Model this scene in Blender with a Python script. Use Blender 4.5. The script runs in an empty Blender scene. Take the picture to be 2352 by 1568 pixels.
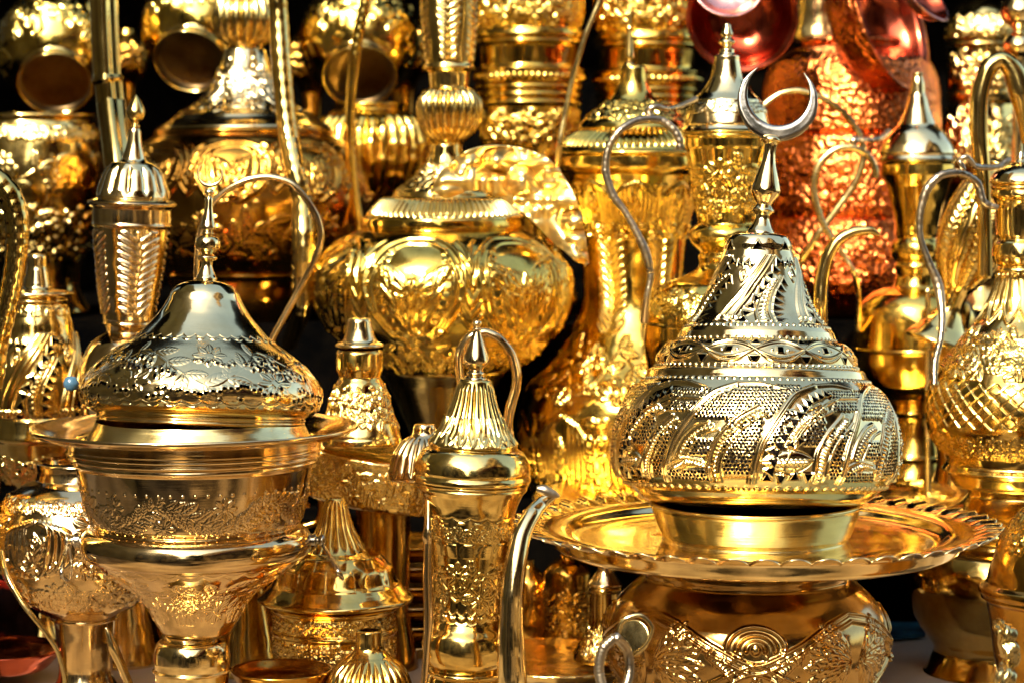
import bpy, math, random
import numpy as np
from mathutils import Matrix, Vector, Euler

# ------------------------------------------------------------------ camera, sky, sun, exposure
SC = bpy.context.scene
F, U0, V0, VH = 5250.0, 1176.0, 784.0, 430.0      # focal length, centre and eye level in photo units (2352 wide)
PITCH = math.atan((V0 - VH) / F)
CAMZ = 1.25
cam_data = bpy.data.cameras.new('camera')
cam = bpy.data.objects.new('camera', cam_data)
SC.collection.objects.link(cam)
SC.camera = cam
cam.location = (0, 0, CAMZ)
cam.rotation_euler = (math.pi / 2 - PITCH, 0, 0)
cam_data.sensor_width = 36
cam_data.lens = 36 * F / 2352
cam_data.clip_start = 0.05
cam_data.clip_end = 300
cam_data.dof.use_dof = True
cam_data.dof.focus_distance = 1.93
cam_data.dof.aperture_fstop = 7.0

SUN_EL, SUN_AZ = 40.0, -24.0                       # azimuth: degrees left of straight behind the camera
sx, sy = math.sin(math.radians(SUN_AZ)), -math.cos(math.radians(SUN_AZ))
world = bpy.data.worlds.new('World')
SC.world = world
world.use_nodes = True
wn = world.node_tree.nodes
wl = world.node_tree.links
sky = wn.new('ShaderNodeTexSky')
sky.sky_type = 'NISHITA'
sky.sun_disc = False
sky.sun_elevation = math.radians(SUN_EL)
sky.sun_rotation = math.atan2(sx, sy)
sky.dust_density = 3.0
sky.air_density = 1.2
wl.new(sky.outputs[0], wn['Background'].inputs[0])
wn['Background'].inputs[1].default_value = 0.15
sd = bpy.data.lights.new('sun', 'SUN')
sd.energy = 5.0
sd.angle = math.radians(0.6)
sd.color = (1.0, 0.94, 0.84)
sun = bpy.data.objects.new('sun', sd)
SC.collection.objects.link(sun)
_d = Vector((sx * math.cos(math.radians(SUN_EL)), sy * math.cos(math.radians(SUN_EL)), math.sin(math.radians(SUN_EL))))
sun.rotation_euler = _d.to_track_quat('Z', 'Y').to_euler()
sun.location = (-1, -3, 4)

SC.view_settings.view_transform = 'Standard'
SC.view_settings.look = 'None'
SC.view_settings.exposure = 1.6
SC.view_settings.gamma = 1
SC.view_settings.use_curve_mapping = False
cy = SC.cycles
cy.max_bounces = 10
cy.glossy_bounces = 8
cy.diffuse_bounces = 3
cy.transmission_bounces = 2
cy.sample_clamp_indirect = 12
cy.sample_clamp_direct = 0
cy.blur_glossy = 0.2
cy.use_denoising = True
cy.use_adaptive_sampling = False
rng = np.random.RandomState(7)
random.seed(7)

# ------------------------------------------------------------------ helpers
def P(u, v, D):
    """the real point that stands D metres in front of the camera on the ray through photo point (u, v)"""
    dx, dy = (u - U0) / F, -(v - V0) / F
    d = Vector((dx, math.cos(PITCH) + dy * math.sin(PITCH), -math.sin(PITCH) + dy * math.cos(PITCH)))
    return Vector((0, 0, CAMZ)) + d * (D / d.y)

def thing(name, label, cat, u, v, D, group=None, lean=0.0, pitch=0.0):
    o = bpy.data.objects.new(name, None)
    SC.collection.objects.link(o)
    o.location = P(u, v, D)
    o.rotation_euler = (math.radians(pitch), math.radians(lean), 0)
    o.empty_display_size = 0.02
    o['label'] = label
    o['category'] = cat
    if group:
        o['group'] = group
    return o

def origin(o):
    v = Vector((0, 0, 0))
    while o is not None:
        v = v + o.location
        o = o.parent
    return v

def make_mesh(name, co, quads, mat, parent, smooth=True):
    me = bpy.data.meshes.new(name)
    n, m = len(co), len(quads)
    me.vertices.add(n)
    me.vertices.foreach_set('co', np.ascontiguousarray(co, dtype=np.float32).ravel())
    me.loops.add(m * 4)
    me.loops.foreach_set('vertex_index', np.ascontiguousarray(quads, dtype=np.int32).ravel())
    me.polygons.add(m)
    me.polygons.foreach_set('loop_start', np.arange(0, m * 4, 4, dtype=np.int32))
    me.polygons.foreach_set('loop_total', np.full(m, 4, dtype=np.int32))
    me.update(calc_edges=True)
    me.polygons.foreach_set('use_smooth', np.full(m, smooth, dtype=bool))
    me.materials.append(mat)
    o = bpy.data.objects.new(name, me)
    SC.collection.objects.link(o)
    if parent is not None:
        o.parent = parent
    return o

def catmull(pts, dens=12):
    """pts: rows of numbers; returns a dense smooth polyline through them"""
    p = np.asarray(pts, float)
    if len(p) < 3:
        t = np.linspace(0, 1, dens * 2)[:, None]
        return p[0] * (1 - t) + p[-1] * t
    q = np.vstack([2 * p[0] - p[1], p, 2 * p[-1] - p[-2]])
    out = []
    for i in range(1, len(q) - 2):
        p0, p1, p2, p3 = q[i - 1], q[i], q[i + 1], q[i + 2]
        t = np.linspace(0, 1, dens, endpoint=False)[:, None]
        # tension a little under 0.5 to keep turned profiles crisp
        m1, m2 = 0.42 * (p2 - p0), 0.42 * (p3 - p1)
        l = np.linalg.norm(p2 - p1) + 1e-9
        for m in (m1, m2):
            k = np.linalg.norm(m)
            if k > l:
                m *= l / k
        out.append((2 * t**3 - 3 * t**2 + 1) * p1 + (t**3 - 2 * t**2 + t) * m1 + (-2 * t**3 + 3 * t**2) * p2 + (t**3 - t**2) * m2)
    out.append(q[-2][None])
    return np.vstack(out)

def profile(pr, ds):
    """(half width, height line[, 1 = sharp corner]) -> evenly resampled curve"""
    segs, cur = [], []
    for p in pr:
        cur.append(p[:2])
        if len(p) > 2 and len(cur) > 1:
            segs.append(cur)
            cur = [p[:2]]
    if len(cur) > 1:
        segs.append(cur)
    res = []
    for k, s in enumerate(segs):
        c = catmull(s)
        L = np.concatenate([[0], np.cumsum(np.linalg.norm(np.diff(c, axis=0), axis=1))])
        n = max(2, int(math.ceil(L[-1] / ds)) + 1)
        t = np.linspace(0, L[-1], n)
        r = np.stack([np.interp(t, L, c[:, 0]), np.interp(t, L, c[:, 1])], 1)
        res.append(r if k == 0 else r[1:])
    r = np.vstack(res)
    r[:, 0] = np.maximum(r[:, 0], 0.0)
    return r

_lat = {}
def pnoise(x, y, px, seed=0):
    """smooth value noise, periodic in x with period px (integer)"""
    key = (px, seed)
    if key not in _lat:
        _lat[key] = np.random.RandomState(seed * 131 + px).uniform(-1, 1, (px, 512))
    L = _lat[key]
    xi = np.floor(x).astype(int); yi = np.floor(y).astype(int)
    fx = x - xi; fy = y - yi
    fx = fx * fx * (3 - 2 * fx); fy = fy * fy * (3 - 2 * fy)
    a = L[xi % px, yi % 512]; b = L[(xi + 1) % px, yi % 512]
    c = L[xi % px, (yi + 1) % 512]; d = L[(xi + 1) % px, (yi + 1) % 512]
    return (a * (1 - fx) + b * fx) * (1 - fy) + (c * (1 - fx) + d * fx) * fy

# ---- a chased metal pattern, drawn as a height map that repeats round the vessel
class Tile:
    def __init__(s, w, h, res=1.4):
        s.w, s.h = w, h
        s.nx = max(8, int(w * res)); s.ny = max(8, int(h * res))
        s.kx, s.ky = s.nx / w, s.ny / h
        s.H = np.zeros((s.ny, s.nx)); s.M = np.zeros((s.ny, s.nx))
    def _win(s, x0, x1, y0, y1):
        i0 = int(math.floor(x0 * s.kx)); i1 = int(math.ceil(x1 * s.kx)) + 1
        j0 = max(0, int(math.floor(y0 * s.ky))); j1 = min(s.ny, int(math.ceil(y1 * s.ky)) + 1)
        if j1 <= j0 or i1 <= i0:
            return None
        i1 = min(i1, i0 + s.nx)
        I = np.arange(i0, i1); J = np.arange(j0, j1)
        X, Y = np.meshgrid((I + .5) / s.kx, (J + .5) / s.ky)
        return X, Y, I % s.nx, J
    def _put(s, I, J, h, mode):
        ix = np.ix_(J, I)
        if mode == 'add':
            s.H[ix] += h
        elif mode == 'max':
            s.H[ix] = np.maximum(s.H[ix], h)
        elif mode == 'min':
            s.H[ix] = np.minimum(s.H[ix], h)
        else:
            s.M[ix] = np.maximum(s.M[ix], h)
    def stroke(s, pts, wd, h, smooth=True, mode=None):
        p = catmull(pts, 6) if smooth and len(pts) > 2 else np.asarray(pts, float)
        m = wd * 2.2
        for a, b in zip(p[:-1], p[1:]):
            w = s._win(min(a[0], b[0]) - m, max(a[0], b[0]) + m, min(a[1], b[1]) - m, max(a[1], b[1]) + m)
            if w is None:
                continue
            X, Y, I, J = w
            e = b - a
            L = (e @ e) + 1e-9
            t = np.clip(((X - a[0]) * e[0] + (Y - a[1]) * e[1]) / L, 0, 1)
            d2 = (X - a[0] - t * e[0])**2 + (Y - a[1] - t * e[1])**2
            s._put(I, J, h * np.exp(-d2 / (wd * wd * .6)), 'max' if h > 0 else 'min')
    def dot(s, x, y, r, h):
        w = s._win(x - r * 1.5, x + r * 1.5, y - r * 1.5, y + r * 1.5)
        if w is None:
            return
        X, Y, I, J = w
        d = ((X - x)**2 + (Y - y)**2) / (r * r)
        s._put(I, J, h * np.exp(-d * d * 1.2), 'add')
    def crescent(s, x, y, r, ang, h):
        """a punched scale: steep on one side, fading out on the other"""
        w = s._win(x - r * 1.3, x + r * 1.3, y - r * 1.3, y + r * 1.3)
        if w is None:
            return
        X, Y, I, J = w
        c, q = math.cos(ang), math.sin(ang)
        a = ((X - x) * c + (Y - y) * q) / r; b = (-(X - x) * q + (Y - y) * c) / r
        d = np.sqrt(a * a + b * b)
        s._put(I, J, h * np.clip(a * .5 + .5, 0, 1) / (1 + np.exp((d - .9) * 14)), 'add')
    def leaf(s, x, y, L, W, ang, h, veins=0):
        w = s._win(x - L, x + L, y - L, y + L)
        if w is None:
            return
        X, Y, I, J = w
        c, q = math.cos(ang), math.sin(ang)
        a = ((X - x) * c + (Y - y) * q) / L; b = (-(X - x) * q + (Y - y) * c) / W
        e = np.clip(4 * a * (1 - a), 0, 1)**.8
        k = np.abs(b) / (e + 1e-3)
        body = np.where((a > 0) & (a < 1), np.clip(1.15 - k**2, 0, 1)**.6, 0)
        body *= 1 - .45 * np.exp(-(b * W / 1.6)**2)
        if veins:
            body *= 1 - .35 * (np.sin((a * veins - np.abs(b) * 1.2) * 2 * math.pi) > .55)
        s._put(I, J, h * body, 'max')
        rim = np.exp(-((k - 1.12) / .12)**2) * ((a > .03) & (a < .97))
        s._put(I, J, -h * .45 * rim, 'add')
    def hole(s, x, y, r, ang=0.0, sides=3, rim=1.6):
        w = s._win(x - r * 2, x + r * 2, y - r * 2, y + r * 2)
        if w is None:
            return
        X, Y, I, J = w
        if sides > 8:
            d = np.hypot(X - x, Y - y) - r
        else:
            d = np.full(X.shape, -1e9)
            for k in range(sides):
                t = ang + 2 * math.pi * k / sides
                d = np.maximum(d, (X - x) * math.cos(t) + (Y - y) * math.sin(t) - r * .62)
        s._put(I, J, 1.0 * (d < 0), 'hole')
        s._put(I, J, rim * np.exp(-(d / 2.6)**2), 'add')
    def sample(s, x, y):
        fx = (x * s.kx - .5); fy = np.clip(y * s.ky - .5, 0, s.ny - 1.001)
        i = np.floor(fx).astype(int); j = np.floor(fy).astype(int)
        a = fx - i; b = fy - j
        i0 = i % s.nx; i1 = (i + 1) % s.nx; j1 = np.minimum(j + 1, s.ny - 1)
        H = (s.H[j, i0] * (1 - a) + s.H[j, i1] * a) * (1 - b) + (s.H[j1, i0] * (1 - a) + s.H[j1, i1] * a) * b
        M = (s.M[j, i0] * (1 - a) + s.M[j, i1] * a) * (1 - b) + (s.M[j1, i0] * (1 - a) + s.M[j1, i1] * a) * b
        return H, M

def along(pts, n, dens=10):
    c = catmull(pts, dens)
    L = np.concatenate([[0], np.cumsum(np.linalg.norm(np.diff(c, axis=0), axis=1))])
    out = []
    for t in (np.arange(n) + .5) / n * L[-1]:
        x = np.interp(t, L, c[:, 0]); y = np.interp(t, L, c[:, 1])
        k = min(np.searchsorted(L, t), len(c) - 1)
        e = c[k] - c[k - 1]
        out.append((x, y, math.atan2(e[1], e[0])))
    return out

# ---- patterns (w = width of one repeat, h = height of the band)
def t_beads(w, h, r=None, hh=2.6):
    T = Tile(w, h, 2.0)
    T.dot(w / 2, h / 2, r or min(w, h) * .36, hh)
    return T
def t_holes_row(w, h):
    T = Tile(w, h, 2.0); T.hole(w / 2, h / 2, min(w, h) * .3, 0, 12, 1.5); return T
def t_eyes(w, h):
    T = Tile(w, h, 1.8)
    for k in (.46, .30):
        for sg in (-1, 1):
            T.stroke([(w * (i / 8), h * .5 + sg * h * k * math.sin(math.pi * i / 8)) for i in range(9)], 3.2, 3.4)
    T.hole(w / 2, h / 2, h * .17, 0, 4)
    T.hole(0, h * .14, h * .16, -math.pi / 2 + math.pi, 3); T.hole(0, h * .86, h * .16, -math.pi / 2, 3)
    T.dot(w * .5 - h * .3, h / 2, 3, 2); T.dot(w * .5 + h * .3, h / 2, 3, 2)
    return T
def t_tri(w, h):
    T = Tile(w, h, 1.8)
    T.hole(w * .5, h * .5, min(w, h) * .34, math.pi / 2, 3)
    return T
def t_swirl_pierced(w, h):
    T = Tile(w, h, 1.6)
    main = [(w * .12, h), (w * .20, h * .72), (w * .38, h * .42), (w * .62, h * .18), (w * .80, 0)]
    for off in (-13, 13):
        T.stroke([(x + off, y) for x, y in main], 4.5, 5.0)
    T.stroke(main, 10, 5.5)
    for x, y, a in along([(x + 30, y + 6) for x, y in main], 9):
        T.hole(x, y, 8.5, a + random.choice((0, 1.1)), 3)
    c2 = [(w * .62, h), (w * .60, h * .76), (w * .70, h * .5), (w * .9, h * .28)]
    for x, y, a in along(c2, 12):
        T.crescent(x - 6, y, 9, a + math.pi / 2, 4.5)
    T.stroke([(x - 17, y) for x, y in c2], 3, 3.0); T.stroke([(x + 6, y) for x, y in c2], 3, 3.0)
    for x, y, a in along([(x + 20, y + 6) for x, y in c2], 7):
        T.hole(x, y, 7.6, a + .5, 3)
    T.stroke([(w * .30, h * .30), (w * .22, h * .36), (w * .18, h * .24), (w * .28, h * .18), (w * .33, h * .28)], 2.8, 3)
    T.dot(w * .26, h * .27, 4, 3.2)
    for k in range(6):
        T.hole(w * (.05 + .07 * k), h * (.10 + .03 * (k % 2)), 5.5, k, 3)
    for k in range(7):
        T.crescent(w * .05 + k * 7, h * .93, 6, -math.pi / 2, 3)
    return T
def t_fans(w, h):
    """pairs of sweeping fans of the big pierced dome: ribbons, pin holes, feather rows, triangles"""
    T = Tile(w, h, 1.8)
    rd = random.Random(3)
    f = w / 2
    rib = [(0, 1.0), (.035, .82), (.12, .60), (.28, .36), (.50, .16), (.80, .05), (1.10, .04), (1.40, .10)]
    ry = [b for a, b in rib[:6]][::-1]; rx = [a for a, b in rib[:6]][::-1]
    def inside(x, y, x0, pad=7):
        xl = np.interp(y / h, ry, rx)
        return x0 + f * xl + pad < x < x0 + f * (1 + xl) - pad and 6 < y < h - 4
    def stroke(pts, x0, wd, hh, pad=4):
        run = []
        for x, y in catmull([(x0 + a * f, b * h) for a, b in pts], 8):
            if inside(x, y, x0, pad):
                run.append((x, y))
            elif len(run) > 1:
                T.stroke(run, wd, hh, smooth=False); run = []
        if len(run) > 1:
            T.stroke(run, wd, hh, smooth=False)
    def row(pts, x0, step, fn, pad=8):
        P_ = [(x0 + a * f, b * h) for a, b in pts]
        L = sum(math.hypot(p[0] - q[0], p[1] - q[1]) for p, q in zip(P_[:-1], P_[1:]))
        for x, y, a in along(P_, max(2, int(L / step))):
            if inside(x, y, x0, pad):
                fn(x, y, a + rd.uniform(-.15, .15))
    def feather(pts, x0, r_, wd=4.5):
        stroke([(a - .06, b - .03) for a, b in pts], x0, wd, 5.0); stroke([(a + .075, b + .035) for a, b in pts], x0, wd * .7, 3.6)
        row(pts, x0, r_ * 1.05, lambda x, y, a: T.crescent(x, y, r_, a + math.pi * .5, 5.5), 6)
    def shift(pts, dx, dy):
        return [(a + dx, b + dy) for a, b in pts]
    def pins(xa, xb, ya, yb, x0):
        j = 0
        y = ya * h
        while y < yb * h:
            x = x0 + xa * f + (j % 2) * 4.2
            while x < x0 + xb * f:
                if inside(x, y, x0, 9) and (T.H[min(T.ny - 1, int(y * T.ky)), int(x * T.kx) % T.nx] < 1.0):
                    T.hole(x + rd.uniform(-.8, .8), y + rd.uniform(-.8, .8), 3.0, 0, 12, 1.8)
                x += 8.6
            y += 8.0; j += 1
    for x0, kind in ((0, 0), (f, 1)):
        for dx, wd, hh in ((0, 8, 6.5), (-7, 3.5, 5), (7, 3.5, 5)):
            c = catmull([(x0 + a * f + dx, b * h) for a, b in rib[:6]], 8)
            T.stroke(list(map(tuple, c)), wd, hh, smooth=False)
        stroke(shift(rib[5:], 0, .0), x0, 6, 5, 2)
        if kind == 0:
            feather([(.62, 1.0), (.60, .84), (.68, .62), (.86, .42), (1.1, .30)], x0, 9)
            feather([(.18, .78), (.28, .62), (.42, .50), (.56, .46)], x0, 8, 3.5)
            feather([(.12, .86), (.30, .80), (.52, .82)], x0, 7, 3.5)
            pins(.1, 1.6, .05, .40, x0); pins(.72, 1.1, .40, .9, x0); pins(.05, .62, .89, 1.0, x0); pins(.30, .62, .60, .74, x0)
        else:
            row(shift(rib[1:6], .15, .09), x0, 19, lambda x, y, a: T.hole(x, y, 9.0, a + math.pi / 2, 3, 3), 10)
            stroke(shift(rib[1:7], .26, .16), x0, 4.5, 5)
            feather([(.38, .66), (.46, .50), (.62, .38), (.84, .30)], x0, 8.5)
            feather([(.70, .98), (.76, .76), (.90, .56), (1.1, .40)], x0, 7.5)
            T.leaf(x0 + .10 * f, h * .80, .56 * f, .11 * f, -.05, 4.5, 0)
            row([(.16, .80), (.58, .79)], x0, 9, lambda x, y, a: T.crescent(x, y, 6.5, a, 4.5), 4)
            for k in range(4):
                T.hole(x0 + f * (.16 + .145 * k), h * (.93 - .006 * k), 8.5, math.pi / 2 + (k % 2) * math.pi, 3, 3)
            for k in range(4):
                T.hole(x0 + f * (.22 + .1 * k), h * (.70 - .03 * k), 7, k, 3, 2.5)
            pins(.86, 1.3, .50, .95, x0); pins(.95, 1.7, .12, .34, x0); pins(.16, .80, .34, .66, x0)
    return T
def t_floral(seed=1, dens=1.0, hh=3.0, holes=False, dig=1.0):
    def f(w, h):
        r = random.Random(seed)
        T = Tile(w, h, 1.3)
        # a vine with large engraved leaves to both sides, rosettes and a few punched dots
        vine = [(0, h * .62), (w * .25, h * .22), (w * .55, h * .55), (w * .8, h * .82), (w, h * .62)]
        T.stroke(vine, 2.8, hh * .8)
        L0 = min(min(w, h) * .46, 62)
        tot = math.hypot(w, h) * 1.05
        for k, (x, y, a) in enumerate(along(vine, max(3, int(tot / (L0 * .62) * dens * .8)))):
            for sg in (-1, 1):
                L = L0 * r.uniform(.75, 1.1)
                T.leaf(x, y, L, L * .25, a + sg * r.uniform(.6, 1.0), hh * r.uniform(.8, 1.1), 5)
        for cx, cy_ in ((w * .27, h * .76), (w * .80, h * .30)):
            R = L0 * .5
            for k in range(8):
                t = k * math.pi / 4
                T.leaf(cx + R * .3 * math.cos(t), cy_ + R * .3 * math.sin(t), R, R * .3, t, hh)
            T.dot(cx, cy_, R * .35, hh * 1.2)
        for k in range(int(w * h * .0005 * dens)):
            x, y = r.uniform(0, w), r.uniform(0, h)
            T.crescent(x, y, r.uniform(3.5, 6), r.uniform(0, 6.28), hh * .6 * dig)
        if holes:
            for k in range(int(w * h / 2600)):
                x, y = r.uniform(0, w), r.uniform(h * .35, h)
                for q in range(4):
                    T.hole(x + q * 13, y + r.uniform(-8, 8), 3.9, 0, 12, 1.8)
        return T
    return f
def t_palmette(hh=5.0, nl=6, seed=2):
    """tall repousse palmette: long curved petals fanning from a stem, twin arched frame"""
    def f(w, h):
        T = Tile(w, h, 1.1)
        for sg in (-1, 1):
            for k in range(nl):
                a = k / nl
                T.stroke([(w / 2 + sg * 2, h * .98), (w / 2 + sg * w * (.10 + .36 * a), h * (.80 - .10 * a)),
                          (w / 2 + sg * w * (.12 + .36 * a), h * (.42 - .22 * (1 - a))),
                          (w / 2 + sg * w * (.03 + .26 * a), h * (.10 + .10 * a))], 5.5, hh * (1 - .3 * a))
            T.stroke([(w / 2 + sg * w * .47, h * .99), (w / 2 + sg * w * .44, h * .55), (w / 2 + sg * w * .50, h * .12)], 4, hh * .8)
            for k in range(5):
                T.leaf(w / 2 + sg * w * .5, h * (.15 + .17 * k), w * .16, w * .05, math.pi / 2 + sg * 1.9, hh * .7)
        for k in range(7):
            T.crescent(w / 2 + (k % 2 - .5) * w * .1, h * (.3 + .08 * k), w * .05, math.pi / 2, hh)
        T.leaf(w / 2, h * .75, h * .45, w * .07, -math.pi / 2, hh * 1.1, 4)
        r = random.Random(seed)
        for k in range(int(w * h / 420)):
            T.crescent(r.uniform(0, w), r.uniform(h * .72, h), 5.5, r.uniform(0, 6.28), hh * .6)
        return T
    return f
def t_arch(hh=9.0):
    """nested arches filled with leaves, fans of strokes between them"""
    def f(w, h):
        T = Tile(w, h, 1.1)
        for k, wd in ((0, 6), (1, 4)):
            a = w * (.44 - .07 * k); top = h * (.06 + .075 * k)
            T.stroke([(w / 2 + a * sgn * x, top + (h * .98 - top) * y) for sgn, x, y in
                      [(-1, .25, 1), (-1, .62, .86), (-1, .92, .62), (-1, 1, .36), (-1, .8, .14), (-1, .4, .02), (1, 0, 0), (1, .4, .02), (1, .8, .14), (1, 1, .36), (1, .92, .62), (1, .62, .86), (1, .25, 1)]], wd, hh * (1 - .12 * k))
        for sg in (-1, 1):
            T.leaf(w / 2 + sg * 4, h * .92, h * .62, w * .085, -math.pi / 2 + sg * .34, hh, 4)
            T.leaf(w / 2, h * .58, h * .38, w * .08, -math.pi / 2 + sg * .85, hh * .9, 3)
            for k in range(6):
                T.stroke([(w / 2 + sg * w * .5, h * (.30 + .11 * k)), (w / 2 + sg * w * (.47 - .01 * k), h * (.18 + .115 * k)), (w / 2 + sg * w * .40, h * (.10 + .125 * k))], 4.5, hh * .8)
        T.leaf(w / 2, h * .95, h * .55, w * .06, -math.pi / 2, hh * 1.1, 4)
        for k in range(9):
            for sg in (-1, 1):
                T.crescent(w / 2 + sg * w * (.30 - .004 * (k - 3)**2), h * (.22 + .07 * k), w * .04, math.pi / 2, hh * .8)
        r = random.Random(9)
        for k in range(26):
            T.crescent(r.uniform(w * .2, w * .8), r.uniform(h * .86, h), 8, r.uniform(0, 6.28), hh * .6)
        return T
    return f
def t_feather(hh=3.5, lean=.6):
    def f(w, h):
        T = Tile(w, h, 1.2)
        T.stroke([(w / 2, 0), (w / 2, h)], 3, hh)
        n = int(h / 17)
        for k in range(n):
            y = h * (k + .5) / n
            for sg in (-1, 1):
                T.leaf(w / 2, y + 14, w * .46, 6.5, -math.pi / 2 + sg * (math.pi / 2 - lean), hh)
        return T
    return f
def t_scales(n=4, hh=3.0):
    def f(w, h):
        T = Tile(w, h, 1.6)
        rows = max(1, int(round(h / (w * .55))))
        for j in range(rows):
            T.crescent((w * .5 if j % 2 else 0) + .001, h * (j + .5) / rows, w * .52, -math.pi / 2, hh)
        return T
    return f
def t_scallop(hh=3.0):
    def f(w, h):
        T = Tile(w, h, 1.8)
        T.stroke([(w * (i / 8), h * .15 + h * .6 * math.sin(math.pi * i / 8)) for i in range(9)], 2.6, hh)
        T.stroke([(w * (i / 8), h * .05 + h * .35 * math.sin(math.pi * i / 8)) for i in range(9)], 2.0, -hh * .5)
        return T
    return f
def t_quilt(hh=2.6):
    def f(w, h):
        T = Tile(w, h, 1.4)
        n = max(1, int(round(h / w)))
        for j in range(n + 1):
            y = h * j / n
            T.stroke([(0, y - h / n * .5), (w, y + h / n * .5)], 2.2, -hh, smooth=False)
            T.stroke([(0, y + h / n * .5), (w, y - h / n * .5)], 2.2, -hh, smooth=False)
        return T
    return f
def t_lancets(hh=3.0):
    def f(w, h):
        T = Tile(w, h, 1.8)
        T.stroke([(w * .5, 0), (w * .5, h * .55), (w * .12, h * .92), (0, h)], 2.2, hh)
        T.stroke([(w * .5, 0), (w * .5, h * .55), (w * .88, h * .92), (w, h)], 2.2, hh)
        T.stroke([(0, 0), (0, h * .70)], 2.0, hh * .7, smooth=False)
        for k in range(6):
            T.dot(w * .5, h * (.62 + .05 * k), 1.6, hh * .5)
        return T
    return f
def t_arcs(w, h):
    """crossing ribbons with shells and concentric arches of the squat pot"""
    T = Tile(w, h, 1.2)
    up = [(0, .06), (.16, .16), (.32, .36), (.5, .52), (.68, .36), (.84, .16), (1, .06)]
    dn = [(0, .96), (.16, .88), (.32, .70), (.5, .52), (.68, .70), (.84, .88), (1, .96)]
    for c in (up, dn):
        for off in (-9, 9):
            T.stroke([(x * w, y * h + off) for x, y in c], 5, 8)
        T.stroke([(x * w, y * h) for x, y in c], 7, 4)
    for k, R in enumerate((20, 42, 64)):
        T.stroke([(w * .5 + R * math.cos(t), h * .34 + R * .85 * math.sin(t)) for t in np.linspace(math.pi * 1.0, math.pi * 2.0, 11)], 6, 10 - 1.5 * k)
    T.dot(w * .5, h * .33, 11, 9)
    for sg, bx in ((1, .0), (-1, 1.0)):
        for k in range(7):                             # shells opening from the side of each lozenge
            T.leaf(w * bx + sg * 14, h * .52, w * .25, 20, (0 if sg > 0 else math.pi) + (k - 3) * .30 * sg, 5.5, 5)
        for k in range(11):
            T.crescent(w * (bx + sg * (.30 + .012 * k)), h * (.40 + .024 * k), 11, (math.pi if sg > 0 else 0), 5.5)
    for sg in (-1, 1):
        for k in range(9):
            T.leaf(w * (.5 + sg * (.06 + .035 * k)), h * (.70 + .028 * k), h * .15, 9, math.pi / 2 + sg * -.5, 4.5, 4)
            T.crescent(w * (.5 + sg * (.12 + .035 * k)), h * (.44 - .032 * k), 9, math.pi / 2, 5)
    r = random.Random(12)
    for k in range(70):
        x, y = r.gauss(.5, .10), r.uniform(.62, .98)
        if abs(x - .5) < (y - .56) * .42:
            T.dot(x * w, y * h, 6, 5)
    for k in range(30):
        T.crescent(w * r.uniform(0, 1), h * r.uniform(.30, .72), 6.5, r.uniform(0, 6.28), 4)
    return T

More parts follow.
